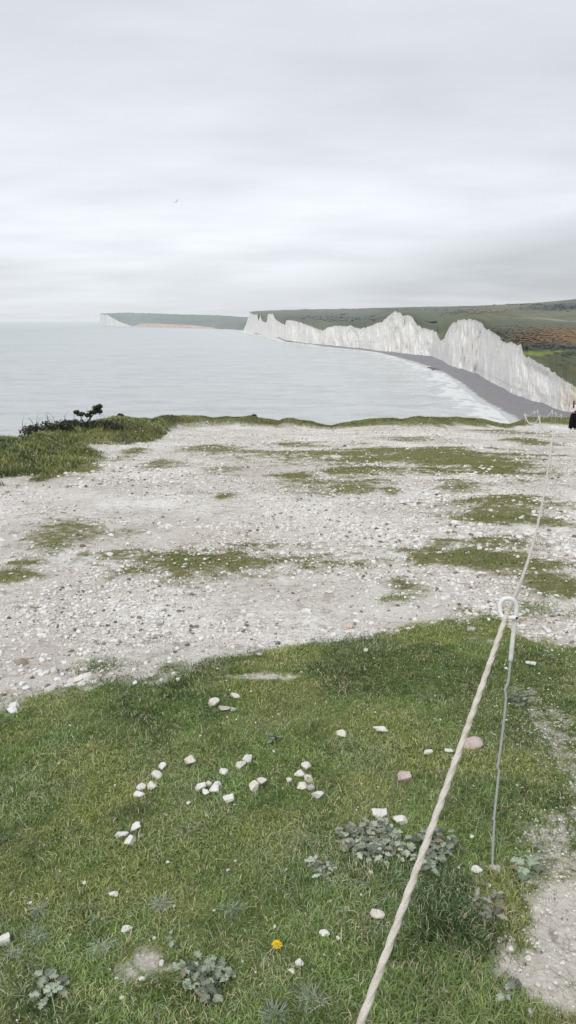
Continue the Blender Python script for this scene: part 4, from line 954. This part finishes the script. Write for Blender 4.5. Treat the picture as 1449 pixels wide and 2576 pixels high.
def build_beach():
    pr = [((640,838),(640,840)),((700,848),(700,851)),((719,857),(719,859)),((818,866),(818,872)),((905,874),(900,880)),((961,881),(950,886)),((1035,890),(1000,899)),((1088,895),(1045,912)),((1114,906),(1079,923)),((1144,921),(1118,939)),((1175,929),(1140,952)),((1210,942),(1160,965)),((1253,966),(1195,994)),((1301,992),(1235,1021)),
          ((1340,1008),(1265,1037)),((1384,1019),(1290,1051)),((1414,1031),(1330,1086)),((1500,1049),(1400,1150)),((1750,1074),(1480,1260))]
    A = np.array([at_z(a[0], a[1], ZS + 2.2) for a, b in pr]); B = np.array([at_z(b[0], b[1], ZS) for a, b in pr])
    s = np.linspace(0, len(pr) - 1, 420); i = np.arange(len(pr))
    A = np.stack([np.interp(s, i, A[:, k]) for k in range(3)], 1); B = np.stack([np.interp(s, i, B[:, k]) for k in range(3)], 1)
    NR = 16; rows = []
    for k in range(NR):
        t = -.08 + 1.28 * k / (NR - 1); p = A + (B - A) * t
        p[:, 2] = ZS + 2.2 * (1 - t)**1.0 + (fbm(p[:, 0] * .06, p[:, 1] * .06, 3, 151) - .5) * .5
        if t > 1: p[:, 2] = ZS - .35 * (t - 1) * 8
        rows.append(p)
    me = np_mesh('beach', np.concatenate(rows), grid_quads(NR, 420)); fattr(me, 'across', np.repeat(-.08 + 1.28 * np.arange(NR) / (NR - 1), 420))
    m = NT('shingle'); P = m.pos(); n = m.noise(P, .25, 6, .7); n2 = m.noise(m.scaled(P, (1, .3, 1)), .07, 5, .6); ac = m.attr('across')
    c = m.ramp(n, [(.3, (.20, .197, .212)), (.7, (.285, .28, .295))])
    wet = m.ramp(m.math('ADD', ac, m.math('MULTIPLY', m.math('SUBTRACT', n2, .5), .5)), [(.62, 0.), (.78, 1.), (.9, .4)])
    c = m.mix(m.math('MULTIPLY', wet, .7), c, (.27, .235, .215))
    c = m.mix(m.ramp(m.math('ADD', ac, m.math('MULTIPLY', m.math('SUBTRACT', m.noise(P, .12, 5, .7), .5), .3)), [(.90, 0.), (.99, .85)]), c, (.62, .63, .63))
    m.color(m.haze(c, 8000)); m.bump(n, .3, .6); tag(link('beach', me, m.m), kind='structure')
    # boulders below the cliff and the rocks at the water's edge
    def rock(i, px, py, w, h, mat, lab, group, name='boulder'):
        p = at_z(px, py, ZS + 1.2); a = axis_depth(p); sx = w / F * a / 2; o = link(name, stone_mesh(500 + i, sx, sx * .9, h / F * a / 2 * 1.2), mat); o.location = (p[0], p[1], p[2]); tag(o, lab, 'rock', group)
    M_FALL = stone_mat('fallen_chalk', (.60, .58, .56), (.78, .77, .76)); M_REEF = stone_mat('dark_reef', (.12, .12, .11), (.22, .22, .20))
    for i, (px, py, w, h) in enumerate(((1309,991,11,7),(1300,994,8,5),(1304,998,6,3),(1296,1000,4,2.5),(1288,1001,3,2),(1281,1002,2.5,1.6),(1199,946,3,2))):
        rock(i, px, py, w, h, M_FALL, ['largest white chalk boulder fallen against the foot of the cliff', 'white chalk boulder next to the largest one at the cliff foot', 'small white block between the fallen boulders and the sea'][i] if i < 3 else 'tiny white block lying out on the dark shingle beach', 'fallen chalk blocks on the beach')
    for i, (px, py, w, h) in enumerate(((1083,925,12,3.5),(1092,927,14,4),(1100,929,10,3),(1088,929,9,2.4),(1077,923,7,2.2))):
        rock(20 + i, px, py, w, h, M_REEF, 'dark low rock in the cluster at the water edge of the beach', 'dark rocks at the water edge')
build_beach()

def build_sea():
    th = np.concatenate([np.linspace(-1.3, -.45, 30)[:-1], np.linspace(-.45, .45, 420), np.linspace(.45, 1.3, 30)[1:]])
    r = np.concatenate([np.geomspace(25, 6000, 460), np.geomspace(6000, 120000, 40)[1:]])
    X = r[:, None] * np.sin(th)[None]; Y = r[:, None] * np.cos(th)[None]; x, y = X.ravel(), Y.ravel()
    sh = np.array([at_z(a, b, ZS)[:2] for a, b in SHORE]); d = np.full(len(x), 1e9)
    for a, b in zip(sh[:-1], sh[1:]):
        ab = b - a; t = np.clip(((x - a[0]) * ab[0] + (y - a[1]) * ab[1]) / (ab @ ab), 0, 1)
        d = np.minimum(d, np.hypot(x - a[0] - t * ab[0], y - a[1] - t * ab[1]))
    z = np.full(len(x), ZS)
    sw = np.exp(-d / 60) * np.sin(d * .30 + fbm(x * .02, y * .02, 3, 161) * 9) * .45; z = z + sw * (d < 300)
    me = np_mesh('sea', np.stack([x, y, z], 1), grid_quads(len(r), len(th))[:, ::-1]); fattr(me, 'shore', np.minimum(d, 3000))
    m = NT('sea_water'); P = m.pos(); sd = m.attr('shore'); m.b.inputs['Specular IOR Level'].default_value = .5; m.b.inputs['IOR'].default_value = 1.33
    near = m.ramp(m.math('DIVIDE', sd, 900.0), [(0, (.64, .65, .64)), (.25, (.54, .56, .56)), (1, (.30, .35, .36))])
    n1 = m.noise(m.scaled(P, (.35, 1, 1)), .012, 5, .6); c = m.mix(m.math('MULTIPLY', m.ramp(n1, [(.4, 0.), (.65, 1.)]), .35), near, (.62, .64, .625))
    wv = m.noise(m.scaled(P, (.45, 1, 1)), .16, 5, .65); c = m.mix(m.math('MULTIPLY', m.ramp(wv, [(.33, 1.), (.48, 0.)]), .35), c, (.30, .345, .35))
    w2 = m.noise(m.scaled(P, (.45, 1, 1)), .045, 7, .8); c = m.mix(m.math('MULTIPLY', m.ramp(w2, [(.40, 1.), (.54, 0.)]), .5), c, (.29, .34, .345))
    w3 = m.noise(m.scaled(P, (.4, 1, 1)), .07, 6, .8); c = m.mix(m.math('MULTIPLY', m.ramp(w3, [(.56, 0.), (.68, 1.)]), .35), c, (.76, .77, .77))
    # breakers: long lines parallel to the shore, torn by noise
    nz = m.noise(P, .035, 5, .6); ph = m.math('ADD', m.math('MULTIPLY', sd, .30), m.math('MULTIPLY', nz, 22.0))
    ln = m.math('SINE', ph); tear = m.noise(m.scaled(P, (1, .5, 1)), .11, 6, .7)
    fall = m.math('EXPONENT', m.math('MULTIPLY', sd, -1 / 38.0)); wash = m.math('EXPONENT', m.math('MULTIPLY', sd, -1 / 7.0))
    fo = m.math('ADD', m.math('MULTIPLY', fall, m.math('ADD', m.math('MULTIPLY', ln, .55), .55)), wash)
    fo = m.math('ADD', fo, m.math('MULTIPLY', m.math('SUBTRACT', tear, .5), 1.6))
    fo = m.math('MULTIPLY', m.math('SUBTRACT', fo, .42), 3.0, True)
    fo = m.math('MULTIPLY', fo, m.ramp(m.math('DIVIDE', sd, 190.0), [(.6, 1.), (1, 0.)]))
    cap = m.ramp(m.noise(m.scaled(P, (.5, 1.6, 1)), .09, 6, .75), [(.70, 0.), (.76, .6)]); fo = m.math('MAXIMUM', fo, m.math('MULTIPLY', cap, m.ramp(m.math('DIVIDE', sd, 1500.0), [(0, 1.), (1, .15)])))
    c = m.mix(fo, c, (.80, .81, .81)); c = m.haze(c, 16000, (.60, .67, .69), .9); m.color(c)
    m.l(m.math('ADD', .22, m.math('MULTIPLY', fo, .6)), m.b.inputs['Roughness'])
    m.bump(m.math('ADD', wv, m.math('MULTIPLY', m.noise(m.scaled(P, (.5, 1, 1)), .9, 4, .6), .35)), 2.2, .55)
    tag(link('sea', me, m.m), kind='structure')
build_sea()

# ------------------------------------------------------------------ people
def skin_mesh(name, verts, edges, radii, sub=2, root=0):
    me = bpy.data.meshes.new(name + '_rig'); me.from_pydata([tuple(v) for v in verts], edges, []); o = bpy.data.objects.new(name + '_rig', me); COL.objects.link(o)
    md = o.modifiers.new('s', 'SKIN'); md.use_smooth_shade = True
    for i, r in enumerate(radii):
        d = me.skin_vertices[0].data[i]; d.radius = r if hasattr(r, '__len__') else (r, r); d.use_root = (i == root)
    sd = o.modifiers.new('d', 'SUBSURF'); sd.levels = sub; sd.render_levels = sub
    dg = bpy.context.evaluated_depsgraph_get(); out = bpy.data.meshes.new_from_object(o.evaluated_get(dg)); out.name = name
    bpy.data.objects.remove(o); bpy.data.meshes.remove(me)
    for p in out.polygons: p.use_smooth = True
    return out
def body_mesh():                               # faces -Y, 1.62 m tall, hands meeting at the waist
    V, E, Rr = [], [], []
    def a(p, r, par=None):
        V.append(p); Rr.append(r); i = len(V) - 1
        if par is not None: E.append((par, i))
        return i
    pel = a((0, 0, .90), (.135, .105)); ws = a((0, 0, 1.04), (.112, .088), pel); ch = a((0, .0, 1.2), (.135, .10), ws); sh = a((0, .01, 1.33), (.10, .075), ch)
    nk = a((0, .008, 1.41), .047, sh); jw = a((0, -.012, 1.475), (.060, .075), nk); hd = a((0, -.004, 1.545), (.072, .088), jw); tp = a((0, .004, 1.60), (.05, .06), hd)
    ns = a((0, -.098, 1.50), .011, jw)
    for s in (-1, 1):
        so = a((s * .155, .01, 1.32), .050, sh); el = a((s * .225, .02, 1.08), .038, so); wr = a((s * .085, -.17, 1.01), .025, el); pm = a((s * .030, -.205, 1.02), (.034, .018), wr)
        for k in range(4):
            b = a((s * .012 + s * .004 * k, -.235, 1.035 - .015 * k), .008, pm); a((s * -.018, -.25 + .002 * k, 1.030 - .015 * k), .0072, b)
        t = a((s * .022, -.215, 1.052), .0085, pm); a((s * .0, -.228, 1.062), .0075, t)
        hp = a((s * .085, 0, .83), .088, pel); kn = a((s * .10, -.01, .47), .055, hp); an = a((s * .105, .02, .075), .036, kn); a((s * .115, -.09, .03), (.036, .026), an)
    return skin_mesh('person', V, E, Rr, 2)
M_SKIN = simple('skin', (.55, .36, .27), .6, .3, 12, .06); M_HAIR = simple('dark_hair', (.025, .018, .015), .55, .35, 60, .4); M_TOP = simple('white_knit', (.70, .68, .68), .95, .05, 30, .12, .004); M_TROU = simple('black_cloth', (.010, .010, .012), .9, .1, 20, .3)
M_SHOE = simple('dark_shoe', (.03, .03, .03), .6, .3, 20); M_EYE = simple('eye', (.02, .02, .02), .3, .5)
def ring_loft(name, rings, mat, parent, n=20, close_top=False):  # rings: (cx, cy, z, rx, ry)
    V, Q = [], []
    for (cx, cy, z, rx, ry) in rings:
        for k in range(n):
            t = 2 * math.pi * k / n; w = 1 + .04 * math.sin(5 * t + z * 9); V.append((cx + rx * w * math.cos(t), cy + ry * w * math.sin(t), z))
    for i in range(len(rings) - 1):
        for k in range(n): Q.append((i * n + k, i * n + (k + 1) % n, (i + 1) * n + (k + 1) % n, (i + 1) * n + k))
    return np_mesh(name, V, Q, None)
def build_person():
    D = 38.5; p = at(1440.5, 1082, D); zg = gz(p[0], D)
    root = empty('person', (p[0], D, p[2]), 0); root.scale = (.955,) * 3
    tag(root, 'person with long dark hair in a white top and wide black trousers at right edge', 'person')
    link('body', body_mesh(), M_SKIN, root)
    for s in (-1, 1):
        bm = bmesh.new(); bmesh.ops.create_uvsphere(bm, u_segments=10, v_segments=8, radius=.012); me = bpy.data.meshes.new('eye'); bm.to_mesh(me); bm.free(); o = link('eye', me, M_EYE, root); o.location = (s * .032, -.082, 1.535)
    # trousers: waist part splitting in two wide legs
    V, E, Rr = [(0, 0, .99), (0, 0, .88), (.09, 0, .78), (.115, 0, .45), (.13, -.01, .06), (-.09, 0, .78), (-.115, 0, .45), (-.13, -.01, .06)], [(0, 1), (1, 2), (2, 3), (3, 4), (1, 5), (5, 6), (6, 7)], [(.135, .11), (.16, .13), (.115, .12), (.118, .12), (.135, .14), (.115, .12), (.118, .12), (.135, .14)]
    link('trousers', skin_mesh('trousers', V, E, Rr, 2), M_TROU, root)
    V = [(0, 0, .97), (0, 0, 1.10), (0, 0, 1.22), (0, .01, 1.35)]; E = [(0, 1), (1, 2), (2, 3)]; Rr = [(.185, .145), (.165, .13), (.17, .135), (.105, .085)]
    for s in (-1, 1):
        o = len(V); V += [(s * .165, .01, 1.32), (s * .24, .02, 1.08), (s * .115, -.14, 1.015)]; E += [(3, o), (o, o + 1), (o + 1, o + 2)]; Rr += [.072, .068, .048]
    link('jumper', skin_mesh('jumper', V, E, Rr, 2), M_TOP, root)
    V = [(0, .035, 1.60), (0, .06, 1.54), (0, .075, 1.44), (0, .085, 1.30)]; E = [(0, 1), (1, 2), (2, 3)]; Rr = [(.085, .075), (.105, .07), (.10, .05), (.09, .035)]
    for s in (-1, 1):
        o = len(V); V += [(s * .082, .0, 1.55), (s * .092, -.015, 1.44), (s * .10, -.10, 1.30), (s * .10, -.12, 1.20)]; E += [(1, o), (o, o + 1), (o + 1, o + 2), (o + 2, o + 3)]; Rr += [.036, .038, .042, .028]
    link('hair', skin_mesh('hair', V, E, Rr, 2), M_HAIR, root)
    for s in (-1, 1): link('shoe', skin_mesh('shoe', [(s * .115, .04, .035), (s * .12, -.06, .03), (s * .125, -.14, .025)], [(0, 1), (1, 2)], [(.045, .04), (.046, .036), (.036, .026)], 2), M_SHOE, root)
    # dark bag held in front of the waist
    V, E, Rr = [(-.10, -.245, 1.035), (0, -.25, 1.03), (.10, -.245, 1.035)], [(0, 1), (1, 2)], [(.035, .05), (.04, .055), (.035, .05)]
    b = link('handbag', skin_mesh('handbag', V, E, Rr, 2), M_TROU); b.location = root.location; b.scale = root.scale; tag(b, 'small dark bag held at the waist of the person by the right edge', 'bag')
build_person()
def build_walkers():
    def figure(seed, cols):
        V = [(0, 0, .9), (0, 0, 1.15), (0, 0, 1.38), (0, 0, 1.48), (0, -.01, 1.62), (0, 0, 1.72)]; E = [(0, 1), (1, 2), (2, 3), (3, 4), (4, 5)]; Rr = [.15, .14, .13, .05, .085, .05]
        for s in (-1, 1):
            o = len(V); V += [(s * .19, 0, 1.36), (s * .25, .02 * s, 1.1), (s * .24, -.08, .86), (s * .10, 0, .8), (s * .11, -.06 * s, .45), (s * .12, .08 * s, .06), (s * .12, .08 * s - .1, .03)]
            E += [(2, o), (o, o + 1), (o + 1, o + 2), (0, o + 3), (o + 3, o + 4), (o + 4, o + 5), (o + 5, o + 6)]; Rr += [.06, .045, .03, .10, .065, .045, .04]
        return skin_mesh('walker', V, E, Rr, 1)
    base = figure(0, None); M = [simple('dark_coat', (.03, .03, .035), .9), simple('red_coat', (.16, .05, .045), .9), simple('pale_coat', (.45, .45, .45), .9)]
    pts = [(1283,797),(1289,798),(1293,797),(1300,797),(1303,797.5),(1308,797),(1322,797.5),(1325,797.5),(1344,799),(1380,801),(1434,806)]
    for i, (a, b) in enumerate(pts):
        p = hill_at(a, b); q = link('person', base if i == 0 else base.copy(), None); q.data.materials.clear(); q.data.materials.append(M[0] if i not in (6, 9) else M[2]); q.location = tuple(p); q.rotation_euler = (0, 0, i * .7); q.scale = (1.15, 1.15, 1.15)
        lab = 'tiny dark figure in the loose line of walkers on the green hillside'
        if i == 10: lab = 'lone tiny dark walker on the pale hillside track near the right edge'
        if i == 9: lab = 'tiny pale figure on the pale hillside track right of the line of walkers'
        if i == 6: lab = 'tiny pale figure in the loose line of walkers on the green hillside'
        tag(q, lab, 'person', 'walkers on the hillside')
build_walkers()

# ------------------------------------------------------------------ gull
def build_gull():
    p = at(444, 507, 170); root = empty('gull', tuple(p)); root.rotation_euler = (R(15), R(-42), R(25)); tag(root, 'dark flying seabird with spread wings high over the water', 'bird')
    m = simple('gull_feather', (.10, .10, .11), .8, .2, 4, .3)
    body = skin_mesh('body', [(0, -.26, .02), (0, -.2, .01), (0, -.05, 0), (0, .12, 0), (0, .26, .01)], [(0, 1), (1, 2), (2, 3), (3, 4)], [.02, .05, .075, .06, .02], 2); link('body', body, m, root)
    for s in (-1, 1):
        out = [(0, -.10, .09), (.22, -.13, .13), (.42, -.09, .09), (.62, .02, .02)]; V = []
        for (x, y, c) in out:
            z = .10 * math.sin(x / .62 * 2.2); V += [(s * (x + .03), y, z + .012), (s * (x + .03), y + c * 1.6 + .02, z + .004), (s * (x + .03), y + c * .6, z - .012)]
        Q = []
        for i in range(3):
            for k in range(3): Q.append((i * 3 + k, i * 3 + (k + 1) % 3, i * 3 + 3 + (k + 1) % 3, i * 3 + 3 + k))
        link('wing', np_mesh('wing', V, Q, None), m, root)
    link('tail', np_mesh('tail', [(-.02, .22, .012), (.02, .22, .012), (.07, .40, .01), (-.07, .40, .01)], [(0, 1, 2, 3)], None), m, root)
build_gull()

# ------------------------------------------------------------------ sky, sun, camera
W = bpy.data.worlds.new('World'); S.world = W; W.use_nodes = True; t = W.node_tree; bg = t.nodes['Background']; bg.inputs['Strength'].default_value = .1
def N(typ, **kw):
    x = t.nodes.new(typ)
    for k, v in kw.items(): setattr(x, k, v)
    return x
SUN_EL, SUN_ROT = R(44), R(205)
sk = N('ShaderNodeTexSky', sky_type='NISHITA', sun_disc=False, sun_elevation=SUN_EL, sun_rotation=SUN_ROT)
tc = N('ShaderNodeTexCoord'); sep = N('ShaderNodeSeparateXYZ'); t.links.new(tc.outputs['Generated'], sep.inputs[0])
def mth(op, a, b=0., c=False):
    x = N('ShaderNodeMath', operation=op, use_clamp=c)
    for s_, v in ((x.inputs[0], a), (x.inputs[1], b)):
        if hasattr(v, 'links'): t.links.new(v, s_)
        else: s_.default_value = v
    return x.outputs[0]
zc = mth('MAXIMUM', sep.outputs['Z'], 0.0); dn = mth('ADD', zc, .13); cv = N('ShaderNodeCombineXYZ')
t.links.new(mth('DIVIDE', sep.outputs['X'], dn), cv.inputs[0]); t.links.new(mth('DIVIDE', sep.outputs['Y'], dn), cv.inputs[1])
def wn(scale, det, off, st=(1, 1, 1), rough=.5):
    mp = N('ShaderNodeMapping'); mp.inputs['Location'].default_value = off; mp.inputs['Scale'].default_value = st; t.links.new(cv.outputs[0], mp.inputs[0])
    x = N('ShaderNodeTexNoise'); x.inputs['Scale'].default_value = scale; x.inputs['Detail'].default_value = det; x.inputs['Roughness'].default_value = rough; t.links.new(mp.outputs[0], x.inputs['Vector']); return x.outputs['Fac']
n1 = wn(.55, 5, (3.1, 1.7, 0), (.8, 1.0, 1)); n2 = wn(1.6, 5, (7, 2, 0), (.7, 1.2, 1))
cl = mth('ADD', mth('MULTIPLY', n1, .55), mth('MULTIPLY', n2, .45))
# layer brightness with elevation
er = N('ShaderNodeValToRGB'); t.links.new(mth('MULTIPLY', zc, 2.0), er.inputs[0]); e = er.color_ramp.elements
stops = [(0, .87), (.035, .86), (.075, .83), (.12, .87), (.2, .90), (.32, .89), (.46, .81), (.70, .775), (1, .78)]
while len(e) < len(stops): e.new(.5)
for q, (p_, c_) in zip(e, stops): q.position = p_; q.color = (c_, c_, c_, 1)
# a darker shelf of cloud low on the right
xr = mth('DIVIDE', sep.outputs['X'], mth('MAXIMUM', sep.outputs['Y'], .05))
top = mth('ADD', mth('ADD', .058, mth('MULTIPLY', mth('MAXIMUM', xr, 0.0), .19)), mth('MULTIPLY', mth('MINIMUM', xr, 0.0), .06)); edge = mth('ADD', mth('SUBTRACT', top, zc), mth('MULTIPLY', mth('SUBTRACT', n2, .5), .07))
shelf = mth('MULTIPLY', mth('MULTIPLY', edge, 28.0, True), mth('ADD', mth('MULTIPLY', xr, 1.3), .62, True))
val = mth('MULTIPLY', er.outputs[0], mth('ADD', .58, mth('MULTIPLY', cl, .86)))
val = mth('MULTIPLY', val, mth('SUBTRACT', 1.0, mth('MULTIPLY', shelf, .22)))
tint = N('ShaderNodeMix', data_type='RGBA', blend_type='MULTIPLY'); tint.inputs[0].default_value = 1
vv = N('ShaderNodeCombineColor'); [t.links.new(mth('MULTIPLY', val, 10.0), vv.inputs[k]) for k in range(3)]
t.links.new(vv.outputs[0], tint.inputs[6]); tint.inputs[7].default_value = (.957, 1.0, 1.055, 1)
mx = N('ShaderNodeMix', data_type='RGBA'); mx.inputs[0].default_value = .94; t.links.new(sk.outputs[0], mx.inputs[6]); t.links.new(tint.outputs[2], mx.inputs[7])
t.links.new(mx.outputs[2], bg.inputs['Color'])

L = bpy.data.lights.new('sun', 'SUN'); L.energy = 1.5; L.angle = R(14); L.color = (1, .955, .89); lo = bpy.data.objects.new('sun', L); COL.objects.link(lo)
dirv = Vector((math.sin(SUN_ROT) * math.cos(SUN_EL), math.cos(SUN_ROT) * math.cos(SUN_EL), math.sin(SUN_EL))); lo.rotation_euler = (-dirv).to_track_quat('-Z', 'Y').to_euler(); lo.location = dirv * 50

cam = bpy.data.cameras.new('camera'); cam.sensor_fit = 'VERTICAL'; cam.sensor_height = 36; cam.sensor_width = 36; cam.lens = 36 * F / 2576; cam.clip_start = .05; cam.clip_end = 300000
co = bpy.data.objects.new('camera', cam); COL.objects.link(co); co.location = (0, 0, EYE); co.rotation_euler = (math.pi / 2 - PITCH, 0, 0); S.camera = co
S.view_settings.view_transform = 'Standard'; S.view_settings.look = 'None'; S.view_settings.exposure = 0
S.cycles.max_bounces = 5
